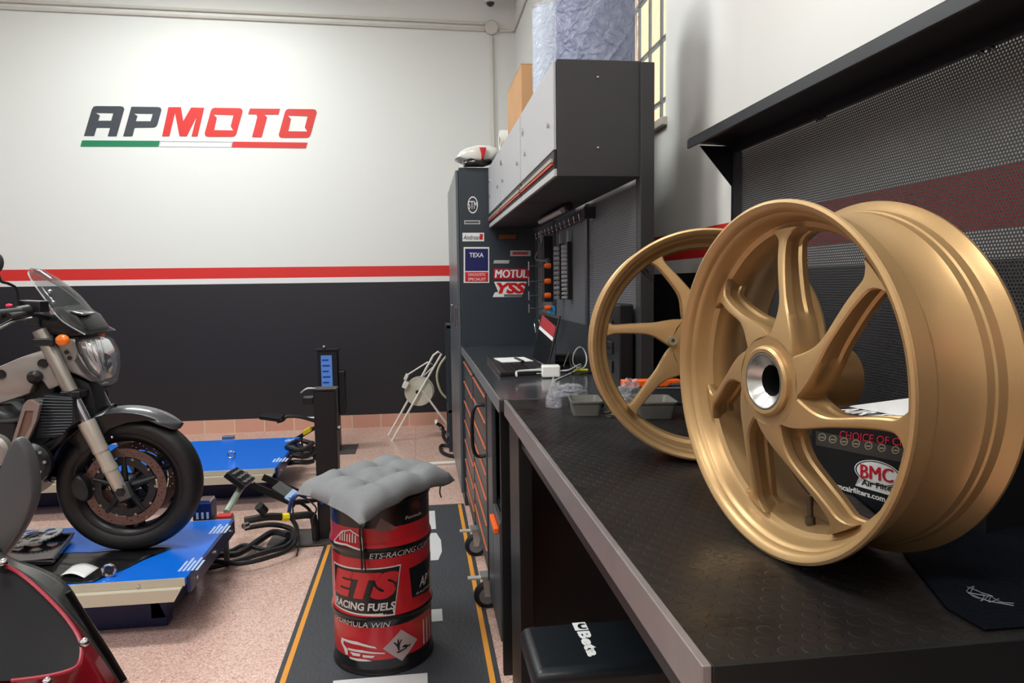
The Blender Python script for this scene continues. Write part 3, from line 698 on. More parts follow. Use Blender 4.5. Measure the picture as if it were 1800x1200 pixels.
obj('roll', MB().lathe((.415, 3.55, 1.9115+.055), (1, 0, -.0), [(.025, 0), (.055, 0), (.055, .06), (.025, .06)], 28, closed=True), WPLAS, tp)
obj('core', MB().lathe((.415, 3.55, 1.9115+.055), (1, 0, 0), [(.021, .001), (.0249, .001), (.0249, .059), (.021, .059)], 28, closed=True), CB, tp)
# white motorcycle fairing on the locker
hf = thing('motorcycle_fairing', (.33, 4.2, 1.912), 'white motorcycle nose fairing with red stripe lying on the tall locker', 'fairing')
def hy(px, py, y=4.12): return U(px, py, 'y', y)
ol = [hy(*p) for p in ((799, 281), (806, 270), (818, 263), (836, 258), (856, 258), (872, 263), (876, 272), (868, 284), (850, 290), (832, 288), (812, 287))]
obj('shell', MB().pillow(ol, (0, 1, 0), .10, 6, .45), pm('white_gloss', (228, 228, 222), .25, coat=.4), hf, smooth=50)
obj('stripe', MB().pillow([hy(*p, 4.0) for p in ((843, 259), (855, 259), (852, 270), (850, 281), (846, 281), (846, 270))], (0, 1, 0), .016, 3, .3), RED, hf, smooth=50, plabel='red stripe')
obj('headlight_opening', MB().pillow([hy(*p, 4.0) for p in ((812, 284), (826, 279), (842, 283), (862, 280), (868, 287), (850, 293), (815, 293))], (0, 1, 0), .035, 3, .3), GLOSSB, hf, smooth=50)
sb = thing('small_bottle', (.2, 4.3, 1.95), 'tiny clear bottle tip standing at the left edge of the locker top', 'bottle')
c0 = U(814, 283, 'y', 4.35); c0.z = 1.9125
obj('bottle', MB().lathe(c0, (0, 0, 1), [(0, 0), (.022, 0), (.024, .05), (.02, .085), (.008, .1), (.008, .115), (0, .115)], 20), pm('bottle_white', (205, 206, 200), .3), sb)
obj('cap', MB().lathe(c0, (0, 0, 1), [(.011, .108), (.011, .135), (0, .135)], 16), pm('cap_grey', (150, 150, 145), .4), sb)

# ------------------------------------------------------------------ gold wheels
def pol(c, a, u, v, r, deg, s):
    t = math.radians(deg); return c+a*s+(u*math.cos(t)+v*math.sin(t))*r
def make_wheel(name, label, x, y, yaw, lean, R, W, tip0, swirl, seat_s, hub_r, hub_s0, hub_s1, sleeve, deep, foot=.19, cexp=2.2, arm=.0068, root_w=0, flare=5.5):
    c = V((x, y, ZT+R*math.cos(lean)+.0005+max(0, -W*math.sin(lean)))); a = V((math.sin(yaw)*math.cos(lean), math.cos(yaw)*math.cos(lean), math.sin(lean)))
    u = a.cross(V((0, 0, 1))).normalized(); v = u.cross(a)
    T = thing(name, (x, y, ZT), label, 'wheel')
    k = R/.2237
    # rim: closed section (inner surface front to back, then outer surface back to front)
    prof = [(.2195, .000), (.2140, .0025), (.2100, .0075), (.2085, .013), (.2055, .0155), (.2030, .020), (.2010, .030), (.1975, .036), (foot+.001, .040), (foot-.001, .050)]
    if W > .12: prof += [(.1860, .056), (.1855, .075), (.1900, .090), (.1960, .105), (.2020, .120), (.2060, .136), (.2110, .1415), (.2150, W-.0015), (.2200, W)]
    else: prof += [(.1880, .058), (.1960, .068), (.2060, .080), (.2110, W-.006), (.2150, W-.0015), (.2200, W)]
    prof += [(.2232, W-.0015), (.2237, W-.006), (.2205, W-.010), (.2160, W-.014)]
    if W > .12: prof += [(.2122, W-.018), (.2116, W-.030), (.2096, W-.032), (.2090, W-.042), (.2040, W-.050), (.1990, .068), (.1985, .056), (.2055, .046), (.2105, .041), (.2120, .016)]
    else: prof += [(.2120, W-.018), (.2110, W-.026), (.2000, .060), (.2000, .045), (.2110, .030), (.2120, .016)]
    prof += [(.2160, .012), (.2212, .0085), (.2237, .0052), (.2230, .0015)]
    prof = [(r*k, s) for r, s in prof]
    obj('rim', MB().lathe(c, a, prof, 144, closed=True, ref=u), GOLD, T, smooth=28)
    # spokes
    r0, r1 = hub_r, foot*k+.001; NR = 26
    def cen(t): return tip0-swirl*(1-t)**cexp
    pitch = 360/7
    for q in range(7):
        rows = []
        for i in range(NR+1):
            t = i/NR; r = r0+(r1-r0)*t
            w_ = arm-.0012*math.sin(PI*t)+.0012*t+root_w*(1-t)                       # half width of the arm, metres
            hw = math.degrees(w_/r)
            root = max(0, 1-t/.44)**2.6
            hw = hw*(1-root)+(pitch/2+.02)*root
            ft = max(0, (t-.86)/.14)**2; hw += ft*flare
            s0 = hub_s0+(seat_s-hub_s0)*(t**1.25)
            dep = deep*(1-.25*t)+.010*ft
            ce = cen(t)+pitch*q
            th = math.radians(hw)*r; e = min(.0022, th*.3); d_ = lambda m: math.degrees(m/r)
            g = .0035*min(1, (1-root))                                            # groove in the flank
            sec = [(-hw, s0+e), (-hw+d_(e), s0), (-hw*.3, s0-.0005), (hw*.3, s0-.0005), (hw-d_(e), s0), (hw, s0+e), (hw, s0+dep*.32), (hw-d_(g), s0+dep*.40), (hw-d_(g), s0+dep*.70), (hw, s0+dep*.78), (hw, s0+dep), (-hw, s0+dep), (-hw, s0+dep*.78), (-hw+d_(g), s0+dep*.70), (-hw+d_(g), s0+dep*.40), (-hw, s0+dep*.32)]
            rows.append([pol(c, a, u, v, r, ce+o_, s_) for o_, s_ in sec])
        n = len(rows[0]); mb = MB(); mb.add([p for r in rows for p in r], [(i*n+j, i*n+(j+1) % n, (i+1)*n+(j+1) % n, (i+1)*n+j) for i in range(NR) for j in range(n)]+[tuple(range(n)), tuple(NR*n+j for j in range(n))])
        obj('spoke', mb, GOLD, T, smooth=32)
    # hub
    obj('hub', MB().lathe(c, a, [(sleeve+.0015, hub_s0-.007), (sleeve+.006, hub_s0-.0075), (sleeve+.009, hub_s0-.005), (sleeve+.010, hub_s0), (hub_r+.0015, hub_s0), (hub_r+.0015, hub_s0+deep), (hub_r-.008, hub_s0+deep+.008), (hub_r-.016, hub_s0+deep+.02), (hub_r-.016, hub_s1), (sleeve+.0015, hub_s1)], 72, closed=True), GOLD, T, smooth=30)
    return T, c, a, u, v
D2 = math.radians
T1, c, a, u, v = make_wheel('rear_wheel', 'wide gold seven-spoke rear wheel standing nearest the camera on the bench', .432, .8348, 1.4202, 0, .2237, .1482, 43.0, 31, .030, .056, -.001, .110, .0345, .042)
obj('bearing_sleeve', MB().lathe(c, a, [(.0352, -.008), (.0352, .020), (.0195, .020), (.0195, .005), (.0325, -.006), (.0335, -.008)], 64, closed=True), pm('raw_aluminium', (196, 196, 194), .3, .9, var=.1, vscale=60), T1, smooth=30, plabel='bare aluminium hub sleeve')
obj('bore', MB().lathe(c, a, [(.0194, .0045), (.0194, .10), (0, .10)], 40), pm('bore_black', (6, 6, 6), .8), T1)
vs = obj('valve_stem', MB(), GOLD, T1) if False else None
p0 = pol(c, a, u, v, .1856, -86, .0565); dn = (pol(c, a, u, v, .15, -86, .0565)-p0).normalized()
m = MB(); m.tube([p0, p0+dn*.009, p0+dn*.0095, p0+dn*.030], [.0065, .0062, .0040, .0038], 14); m.tube([p0+dn*.024, p0+dn*.036], .0046, 14)
obj('valve_stem', m, pm('valve_metal', (110, 98, 84), .35, .8), T1, smooth=30)
T2, c, a, u, v = make_wheel('front_wheel', 'narrower gold seven-spoke front wheel behind the wide one, leaning back', .5445, 1.2887, .1828, -.048, .2229, .0950, 170.5, 13, .022, .066, .012, .085, .020, .024, cexp=1.3, arm=.0072, root_w=.0085, flare=1.5)
for q in range(5):
    an = 172-72*q
    p = pol(c, a, u, v, .0665, an, .004)
    obj('disc_mount', MB().lathe(p, a, [(.0035, -.004), (.009, -.004), (.009, .02), (.0035, .02)], 20, closed=True), pm('mount_steel', (170, 172, 160), .35, .8), T2, plabel='steel threaded disc mount')
obj('bearing', MB().lathe(c, a, [(.0205, .004), (.0205, .08), (.013, .08), (.013, .004)], 40, closed=True), STEEL, T2)
w_ = .19*.9965
p0 = pol(c, a, u, v, .187, 128, .045); dn = (c+a*.045-p0).normalized()
obj('valve_stem', MB().tube([p0, p0+dn*.01, p0+dn*.0102, p0+dn*.03], [.006, .006, .004, .0035], 12), BLACK, T2)

# ------------------------------------------------------------------ things on the near bench
bm_ = thing('filter_box', (.72, 1.0, ZT), 'black air filter box with oval logo and red slogan behind the wide wheel', 'box')
B0 = V((.668, 1.135, ZT)); bd = V((.300, -1, 0)).normalized(); bn = V((bd.y, -bd.x, 0)).normalized()
if bn.x < 0: bn = -bn
BW, BH, BD = .30, .128, .10
bn = V((1, .3, 0)).normalized()
Z_ = V((0, 0, 1))
BXB = pm('box_black', (24, 24, 26), .35)
obj('carton', MB().obox(B0+bd*BW/2+bn*BD/2+Z_*(BH/2+.0005), (bd, bn, Z_), (BW/2, BD/2, BH/2)), BXB, bm_, bevel=.001, smooth=0)
def bf(o=0):  # picture point on the printed face
    def g(px, py):
        d = RIGHT*(px-900)+DOWN*(py-600)+FWD*FPX; o_ = B0-bn*(.0006+o)
        return CAM+d*((o_-CAM).dot(bn)/d.dot(bn))
    return g
def bq(x0, y0, x1, y1, sl=.30, o=0):
    g = bf(o); w2 = x1-x0
    return quad_fn(g(x0, y1), g(x1, y1+w2*sl), g(x0, y0), g(x1, y0+w2*sl))
m = MB(); text(m, 'CHOICE OF CHAMPIONS', bq(1476, 756, 1680, 770, .13), .03, .1); obj('slogan', m, pm('slogan_red', (190, 40, 60), .45), bm_, smooth=0)
m = MB(); m.prism([(0, 0), (1, 0), (1, 1), (0, 1)], (), bq(1434, 757, 1640, 782, .20), bn*.0003); obj('badge_band', m, pm('band_grey', (60, 56, 54), .5), bm_, smooth=0)
BG = pm('badge_gold', (150, 140, 118), .5)
for i in range(9):
    px = 1445+18.2*i+i*i*.55; py = 768+i*3.4+i*.4
    m = MB(); g = bf(.0004); m.prism(circle2(px, py, 7, 20), [circle2(px, py, 5.4, 20)], g, bn*.0002); m.prism([(px-4, py-1), (px+4, py-.4), (px+4, py+2), (px-4, py+1.4)], (), g, bn*.0002)
    obj('badge', m, BG, bm_, smooth=0)
m = MB(); g = bf(.0004)
ell = [(1543+41*math.cos(t)+0, 832+22*math.sin(t)+9*math.cos(t)) for t in [2*PI*k/36 for k in range(36)]]
m.prism(ell, (), g, bn*.0002)
m.prism([(1510, 838), (1524, 842), (1503, 853), (1590, 878), (1592, 866)], (), g, bn*.0001)
obj('logo_oval', m, WHITE, bm_, smooth=0)
g = bf(.0008)
ri = [(1543+37.5*math.cos(t), 832+19.3*math.sin(t)+8.2*math.cos(t)) for t in [2*PI*k/36 for k in range(36)]]
ro = [(1543+39.5*math.cos(t), 832+20.7*math.sin(t)+8.6*math.cos(t)) for t in [2*PI*k/36 for k in range(36)]]
m = MB(); m.prism(ro, [ri], g, bn*.0001); obj('logo_ring', m, BXB, bm_, smooth=0)
m = MB(); text(m, 'BMC', bq(1513, 815, 1570, 839, .17, .001), .10); obj('logo_letters', m, CRIM, bm_, smooth=0)
m = MB(); text(m, 'Air Filters', bq(1514, 842, 1580, 852, .22, .001), .02); obj('logo_words', m, BXB, bm_, smooth=0)
m = MB(); text(m, 'bmcairfilters.com', bq(1466, 846.5, 1556, 857, .285, .0004), .03); obj('web_address', m, WHITE, bm_, smooth=0)
m = MB(); m.prism([(1452, 852), (1466, 856), (1466, 861), (1454, 858)], (), bf(.0004), bn*.0001); obj('mark', m, RED, bm_, smooth=0)
m = MB(); TZ = ZT+BH+.0012
text(m, 'AIR FILTER', plane_fn(B0+bd*.03+bn*.015+Z_*(BH+.0012), bd*.17, bn*.05), .03); obj('lid_lettering', m, WHITE, bm_, smooth=0)
wp = MB(); q0 = B0+Z_*(BH+.002)+bn*.02
wp.prism([(0.02, .0), (.30, .0), (.30, .075)], (), lambda s_, h_: q0+bd*s_+bn*(.04+.2*h_)+Z_*h_, bn*.0006)
obj('paper_sheet', wp, pm('paper', (225, 225, 225), .7), smooth=0, label='white paper corner propped on the black filter box', cat='paper')

pd = thing('bench_pad', (.75, .85, ZT), 'flat dark fabric pad with silver signature beneath the wide wheel', 'pad')
o2 = [(.545, .607), (.875, .603), (.875, 1.12), (.70, 1.12), (.60, .835), (.575, .80), (.545, .66)]
PADM = pm('pad_fabric', (8, 12, 20), .8, bump=.3, bscale=180, spec=.1)
obj('pad', MB().prism([(.548, .612), (.872, .606), (.872, 1.12), (.71, 1.12), (.655, .90), (.60, .80), (.545, .66)], (), lambda x, y: V((x, y, ZT+.0005)), (0, 0, .0035)), PADM, pd, bevel=.0015, smooth=0)
def sg(px, py): return U(px, py, 'z', ZT+.0046)
sig = MB()
for pts in ([(1700, 1031), (1722, 1040), (1745, 1048), (1700, 1040), (1712, 1030), (1706, 1044), (1722, 1052)], [(1715, 1036), (1730, 1046), (1724, 1056), (1742, 1046), (1738, 1058), (1756, 1052)], [(1702, 1042), (1735, 1055), (1782, 1064)], [(1745, 1050), (1760, 1058), (1782, 1060)]):
    sig.tube(spline([sg(*p) for p in pts], 5), .0005, 6)
obj('signature', sig, pm('silver_thread', (132, 134, 146), .4, .3), pd)

# ------------------------------------------------------------------ things on the worktop
def wt(px, py, z=ZT): return U(px, py, 'z', z)
lp = thing('laptop', wt(900, 650), 'open black laptop on the far worktop, wall stripe reflection painted on its screen', 'laptop')
k0, k1, k2, k3 = wt(856, 633), wt(934, 638), wt(961, 658), wt(879, 662)
m = MB(); m.prism([(p.x, p.y) for p in (k0, k1, k2, k3)], (), lambda x, y: V((x, y, ZT+.001)), (0, 0, .016)); obj('base', m, pm('laptop_black', (34, 34, 37), .35), lp, bevel=.003, smooth=0)
m = MB()
for i in range(5):
    for j in range(12):
        p = k3.lerp(k0, (j+1)/14)*(1-(i+1.6)/9)+k2.lerp(k1, (j+1)/14)*((i+1.6)/9); m.box(p.x-.008, p.x+.008, p.y-.011, p.y+.011, ZT+.017, ZT+.0185)
o_ = obj('keyboard', m, BLACK, lp, smooth=0)
hA, hB = k2+V((.0, 0, .0175)), k1+V((0, 0, .0175)); upv = V((.052, 0, .205))
m = MB(); m.prism([(0, 0), (1, 0), (1, 1), (0, 1)], (), lambda s_, h_: hA.lerp(hB, s_)+upv*h_, (.007, 0, 0)); obj('lid', m, pm('laptop_lid', (30, 29, 31), .3), lp, bevel=.002, smooth=0)
m = MB(); m.prism([(.04, .05), (.96, .05), (.96, .95), (.04, .95)], (), lambda s_, h_: hA.lerp(hB, s_)+upv*h_+V((-.0008, 0, 0)), (.0004, 0, 0)); scr = obj('screen', m, pm('screen_off', (10, 10, 12), .06), lp, smooth=0)
m = MB(); m.prism([(.04, .60), (.96, .72), (.96, .95), (.04, .80)], (), lambda s_, h_: hA.lerp(hB, s_)+upv*h_+V((-.0014, 0, 0)), (.0004, 0, 0)); obj('screen_reflection', m, pm('reflection_red', (176, 40, 48), .3), lp, smooth=0, plabel='painted reflection of the red wall stripe across the screen')  # wall stripe's reflection in the screen, painted as red and white bands
m = MB(); m.prism([(.04, .53), (.96, .65), (.96, .715), (.04, .595)], (), lambda s_, h_: hA.lerp(hB, s_)+upv*h_+V((-.0014, 0, 0)), (.0004, 0, 0)); obj('screen_reflection', m, WHITE, lp, smooth=0, plabel='painted reflection of the white wall stripe across the screen')
m = MB(); q = wt(902, 632, ZT+.021); m.obox(q, ((1, .1, 0), (-.1, 1, 0), (0, 0, 1)), (.068, .085, .0015)); 
nt_ = thing('notepad', q, 'white notepad sheet lying across the laptop keyboard', 'paper'); obj('sheet', m, pm('paper', (235, 235, 235), .7), nt_, smooth=0)
obj('clip', MB().obox(q+V((.02, -.04, .004)), ((1, .1, 0), (-.1, 1, 0), (0, 0, 1)), (.006, .07, .003)), BLACK, nt_, smooth=0)
ch = thing('charger', wt(965, 660), 'white cube charger plug lying on the worktop in front of the laptop', 'charger')
q = wt(968, 663)+V((0, 0, .024))
obj('body', MB().obox(q, ((1, -.1, 0), (.1, 1, 0), (0, 0, 1)), (.034, .026, .022)), pm('charger_white', (236, 236, 232), .3), ch, bevel=.006, seg=3, smooth=40)
for dz in (-.009, .009): obj('pin', MB().tube([q+V((-.034, .003, dz)), q+V((-.052, .005, dz))], .0024, 8), STEEL, ch)
WC = pm('white_cable', (222, 222, 220), .4)
def cable(name, pts, r, m, label, cat='cable', sub=8):
    return obj(name, MB().tube(spline(pts, sub), r, 8), m, label=label, cat=cat)
loop = [q+V((.036, -.003, 0)), wt(1000, 650, .945), wt(1020, 640, .95)]
cc = wt(1018, 652, ZT)
ctr = U(1019, 629, 'y', cc.y)
lo = [ctr+V((.028*math.cos(t), .01*math.sin(t*2), .043*math.sin(t))) for t in [(-.5+k/9*1.9)*PI for k in range(10)]]
cable('charging_cable', loop+lo+[wt(1005, 655, ZT+.004), wt(975, 668, ZT+.004)], .003, WC, 'white charging cable looping upright beside the charger')
cable('charging_cable', [wt(908, 660, ZT+.024), wt(909, 653, ZT+.026), wt(925, 651, ZT+.026), wt(950, 650, ZT+.026), wt(958, 652, ZT+.025)], .004, WC, 'short white cable end resting on the laptop')
cable('charging_cable', [wt(990, 645, ZT+.004), U(1001, 618, 'y', 2.9), wt(1003, 640, ZT+.004), wt(1015, 645, ZT+.01), wt(1026, 642, ZT+.004)], .0022, WC, 'thin white cable with a pointed kink behind the charger')
cable('yellow_connector', [wt(1010, 651, ZT+.007), wt(1020, 650, ZT+.007), wt(1034, 650, ZT+.007)], [.005]*16+[.003], pm('yellow_green', (196, 200, 30), .4), 'small yellow-green connector lying near the white cable loop', 'connector')
bk_ = MB(); q2 = wt(1000, 640); bk_.obox(q2+V((0, .05, .02)), ((1, -.2, 0), (.2, 1, 0), (0, 0, 1)), (.05, .03, .018)); obj('adapter_brick', bk_, BLACK, bevel=.005, seg=3, label='black power adapter among the white cables', cat='adapter')
cable('power_lead', [wt(985, 642, ZT+.01), wt(1000, 652, ZT+.006), wt(1015, 657, ZT+.004), wt(1040, 655, ZT+.004)], .0035, BLACK, 'black power lead running along the worktop behind the charger')
# clear cup and bag
CLEAR = film_mat('clear_plastic', .30, (225, 225, 240)); CLEARB = film_mat('clear_bag', .34, (215, 218, 228))
q = wt(973, 716); cp = MB().lathe(q, (0, 0, 1), [(0, .001), (.021, .001), (.023, .004), (.021, .03), (.013, .055), (.006, .075), (.001, .088)], 28)
obj('plastic_funnel', cp, CLEAR, smooth=60, label='clear plastic cone standing on the studded mat left of the grey trays', cat='funnel')
def crumple(name, q, sx, sy, sz, m, label, cat='bag', seed=1):
    r = random.Random(seed); mb = MB(); rows = []
    for i in range(9):
        t = PI/2*i/8
        rows.append([q+V((sx*math.cos(t)**.6*math.cos(f_)*(1+r.uniform(-.22, .22)), sy*math.cos(t)**.6*math.sin(f_)*(1+r.uniform(-.22, .22)), sz*math.sin(t)*(1+r.uniform(-.2, .1))+.001)) for f_ in [2*PI*k/18 for k in range(18)]])
    for rr_ in rows: rr_.append(rr_[0])
    mb.grid(rows); return obj(name, mb, m, smooth=25, label=label, cat=cat)
crumple('plastic_bag', wt(1000, 694), .050, .045, .034, CLEARB, 'crumpled clear plastic bag behind the first grey tray', seed=2)
crumple('plastic_bag', wt(1108, 712), .036, .03, .075, CLEARB, 'crumpled clear plastic bag seen through the front wheel', seed=5)
q = wt(1003, 712); obj('clamp_piece', MB().tube(spline([q, q+V((.03, .02, .018)), q+V((.06, -.03, .014)), q+V((.075, -.07, .008))], 6), [.006]*6+[.011]*8+[.006]*5, 10), BLACK, label='small black rubber piece between clear cone and grey tray', cat='part')
TRM = pm('tray_grey', (118, 118, 112), .4, .3)
def tray(x, y, rz, lx, ly, h, label, m=TRM):
    T = thing('parts_tray', (x, y, ZT), label, 'tray'); ca, sa = math.cos(rz), math.sin(rz)
    def W(p, q, z): return V((x+p*ca-q*sa, y+p*sa+q*ca, ZT+z))
    def rr(sx, sy, r=.012, n=4):
        o = []
        for cx, cy, a0 in ((sx-r, sy-r, 0), (-sx+r, sy-r, 90), (-sx+r, -sy+r, 180), (sx-r, -sy+r, 270)):
            o += [(cx+r*math.cos(D2(a0+90*k/n)), cy+r*math.sin(D2(a0+90*k/n))) for k in range(n+1)]
        return o
    mb = MB(); secs = [(.86, .0005), (1, h), (1.05, h), (1.05, h-.004)]
    ins = [(.97, h), (.84, .004)]
    allr = [[W(px*k, py*k, z) for px, py in rr(lx, ly)] for k, z in [(.86, .0005), (1, h-.004), (1.06, h-.004), (1.06, h), (.97, h), (.83, .004)]]
    n = len(allr[0]); mb.add([p for r in allr for p in r], [(i*n+j, i*n+(j+1) % n, (i+1)*n+(j+1) % n, (i+1)*n+j) for i in range(5) for j in range(n)]+[tuple(range(n)), tuple(5*n+j for j in range(n))])
    obj('body', mb, m, T, smooth=35)
    return T
tray(.437, 1.85, -.12, .040, .055, .040, 'small grey open parts tray just left of the front wheel')
tray(.600, 1.78, -.12, .052, .060, .045, 'small grey open parts tray seen between the front wheel spokes')
bo = thing('organiser_box', (.66, 1.93, ZT), 'low dark plastic organiser box behind the grey trays', 'box')
obj('box', MB().obox((.70, 1.98, ZT+.024), ((1, -.1, 0), (.1, 1, 0), (0, 0, 1)), (.075, .06, .022)), pm('organiser_grey', (52, 54, 58), .4), bo, bevel=.004, smooth=0)
obj('lid', MB().obox((.70, 1.98, ZT+.048), ((1, -.1, 0), (.1, 1, 0), (0, 0, 1)), (.078, .063, .003)), pm('organiser_lid', (82, 84, 88), .35), bo, bevel=.002, smooth=0)
oc = thing('orange_clamp', (.62, 1.9, ZT+.055), 'bright orange plastic clamp lying on the organiser box', 'clamp')
obj('jaw', MB().prism([(-.085, 0), (.04, 0), (.05, .01), (.08, .012), (.08, .02), (-.085, .02)], (), lambda s_, h_: V((.655+s_, 1.93-.1*s_, ZT+.0515+h_)), (0, .035, 0)), ORANGE, oc, bevel=.003)
obj('lever', MB().prism([(-.01, .018), (.03, .024), (.055, .068), (.02, .05)], (), lambda s_, h_: V((.655+s_, 1.935-.1*s_, ZT+.0515+h_)), (0, .025, 0)), ORANGE, oc, bevel=.003)
rr = random.Random(11)
for i in range(7):
    q = wt(1066+rr.uniform(0, 24), 722+rr.uniform(0, 14)); d = V((rr.uniform(-1, 1), rr.uniform(-1, 1), 0)).normalized()
    s_ = thing('loose_screw', q, 'tiny loose screw on the mat beside the front wheel rim', 'screw', 'loose screws by the front wheel')
    obj('shank', MB().tube([q+V((0, 0, .0025)), q+d*.014+V((0, 0, .0025))], .002, 8), STEEL, s_); obj('head', MB().tube([q+V((0, 0, .0035)), q-d*.003+V((0, 0, .0035))], .0036, 8), pm('brass', (190, 150, 80), .3, 1), s_)
# ------------------------------------------------------------------ floor mat with white lettering
fm = thing('floor_mat', (-.12, 2.9, 0), 'long dark grey rubber mat with orange border and white letters under the fuel drum', 'mat')
MATM = pm('mat_rubber', (56, 58, 64), .6, bump=.25, bscale=90, var=.12, vscale=3)
obj('mat', MB().box(-.487, .232, 1.2, 4.03, 0.0005, .006), MATM, fm, bevel=.002, smooth=0)
OB = pm('mat_orange', (216, 146, 48), .6)
for a in ((-.470, -.452, 1.216, 4.014), (.197, .215, 1.216, 4.014)): obj('border_line', MB().box(a[0], a[1], a[2], a[3], .006, .0068), OB, fm, smooth=0, plabel='orange border line')
MW = pm('mat_white', (196, 196, 198), .6)
def fl(pts, z=.0072): return [(U(x, y, 'z', z).x, U(x, y, 'z', z).y) for x, y in pts]
def matletter(loops): mb = MB(); mb.prism(loops[0], loops[1:], lambda x, y: V((x, y, .006)), (0, 0, .001)); obj('letter', mb, MW, fm, smooth=0)
def rect2(x0, x1, y0, y1): return [(x0, y0), (x1, y0), (x1, y1), (x0, y1)]
# letters run along the mat towards the camera, strokes as far as the drum leaves them visible
x0_, x1_ = -.30, .062
matletter([rect2(x0_, x1_, 3.62, 3.92), rect2(x0_+.07, x1_-.07, 3.70, 3.84)])
matletter([[(x0_, 3.20), (x1_, 3.20), (x1_+.02, 3.30), (x1_+.02, 3.45), (x1_, 3.56), (x0_, 3.56), (x0_, 3.48), (x1_-.07, 3.48), (x1_-.06, 3.42), (x0_, 3.42), (x0_, 3.34), (x1_-.06, 3.34), (x1_-.07, 3.28), (x0_, 3.28)]])
matletter([rect2(x0_, x1_, 2.60, 2.70)])
matletter([rect2(-.30, .0, 1.90, 2.245), rect2(-.20, -.08, 1.95, 2.05)])

# ------------------------------------------------------------------ fuel drum with cushion
DC = V((-.147, 2.42, 0)); DRR = .170
dr = thing('fuel_drum', DC, 'red and black racing fuel drum used as a stool on the dark mat', 'drum')
DRED = pm('drum_red', (186, 34, 42), .3, 0, .3, var=.1, vscale=12); DBLK = pm('drum_black', (20, 20, 22), .3, 0, .3)
mb = MB()
zs = [(0, .006, 1), (.002, .004, 1), (.006, 0, 1), (.012, .002, 1)]
prof = [(DRR-.006, .0075), (DRR+.001, .0075), (DRR+.001, .016), (DRR-.004, .022)]
def ringr(z):
    r = DRR-.004
    for zc in (.195, .425): r += .007*math.exp(-((z-zc)/.012)**2)
    return r
N = 60
zl = [.022+(.568-.022)*i/N for i in range(N+1)]
def zone(z):
    if z < .062 or .165 < z < .200 or .392 < z < .428 or z > .492: return 1
    return 0
start = None; cur = None; segs = []
for i in range(N):
    k = zone((zl[i]+zl[i+1])/2)
    if k != cur: segs.append([k, [zl[i]]]); cur = k
    segs[-1][1].append(zl[i+1])
for k, zz in segs:
    mb.k = k; mb.lathe(DC, (0, 0, 1), [(ringr(z), z) for z in zz], 72)
mb.k = 1; mb.lathe(DC, (0, 0, 1), prof, 72); mb.lathe(DC, (0, 0, 1), [(ringr(.568), .568), (DRR+.001, .572), (DRR+.001, .580), (DRR-.008, .581), (DRR-.010, .570), (0, .570)], 72); mb.lathe(DC, (0, 0, 1), [(0, .0075), (DRR-.006, .0075)], 72)
obj('barrel', mb, [DRED, DBLK], dr, smooth=50)
def cylf(d0, d1, z0, z1, off=.0015, arc=0):
    def g(u, v):
        t = math.radians(8+d0+(d1-d0)*u); z = z0+(z1-z0)*v
        r = max(ringr(z), DRR-.004)+off
        return DC+V((r*math.sin(t), -r*math.cos(t), z))
    return g
def decal(name, m, d0, d1, z0, z1, off=.0012, poly=None, holes=(), lab=None, n=24):
    return obj(name, sliced(flat2(poly or [(0, 0), (1, 0), (1, 1), (0, 1)], holes), cylf(d0, d1, z0, z1, off), n, 6), m, dr, smooth=60, plabel=lab)
def dtext(name, s, m, d0, d1, z0, z1, off=.0026, bold=.03, shear=.25):
    f0 = MB(); text(f0, s, lambda u, v: V((u, v, 0)), 0 if 'M' in s else bold, shear); return obj(name, sliced(f0, cylf(d0, d1, z0, z1, off), 40, 3), m, dr, smooth=0)
W_ = pm('drum_white', (205, 200, 196), .4)
decal('logo_panel', W_, -73, 17, .205, .368, .0010, [(0, .05), (.0, .96), (1, 1), (.90, .0)])
decal('logo_panel', DBLK, -71, 15.5, .209, .364, .0018, [(0, .06), (.0, .95), (1, 1), (.905, .0)])
dtext('logo_letters', 'ETS', DRED, -67, 12, .262, .352, .0030, .07, .25)
dtext('logo_words', 'RACING FUELS', W_, -68, 9, .224, .250, .0030, .03, .15)
dtext('web_address', 'ETS-RACING.COM', W_, -17, 60, .397, .416, .0025, .03)
dtext('name_lettering', 'FORMULA WIN', W_, -66, 2, .168, .188, .0030, .03)
decal('side_panel', DBLK, 27, 80, .232, .352, .0012, [(.06, .1), (0, .95), (1, 1), (.96, 0)])
dtext('side_lettering', 'AP', W_, 42, 58, .268, .302, .0026, .02)
dtext('side_words', 'RACING', W_, 36, 66, .248, .256, .0026, .0)
decal('warning_diamond', pm('diamond_grey', (168, 150, 150), .5), -6, 36, .043, .150, .0016, [(0, .5), (.5, 1), (1, .5), (.5, 0)], lab='grey warning diamond with dead tree and fish')
mb = MB(); g = (-6, 36, .043, .150, .0026)
for poly in ([(.40, .36), (.44, .36), (.45, .55), (.52, .68), (.49, .69), (.43, .60), (.42, .72), (.39, .72), (.38, .58), (.30, .66), (.28, .63), (.37, .50)], [(.34, .33), (.66, .40), (.64, .36), (.40, .28)], [(.50, .45), (.60, .50), (.70, .44), (.76, .48), (.75, .40), (.60, .40)]):
    flat2(poly, (), mb)
obj('warning_symbol', sliced(mb, cylf(*g), 16), DBLK, dr, smooth=0)
for k in range(4): decal('barcode_stripe', W_, 46+7*k, 48.5+7*k, .065, .150, .0014, n=2)
mb = MB(); g = (-62, -3, .048, .118, .0022)
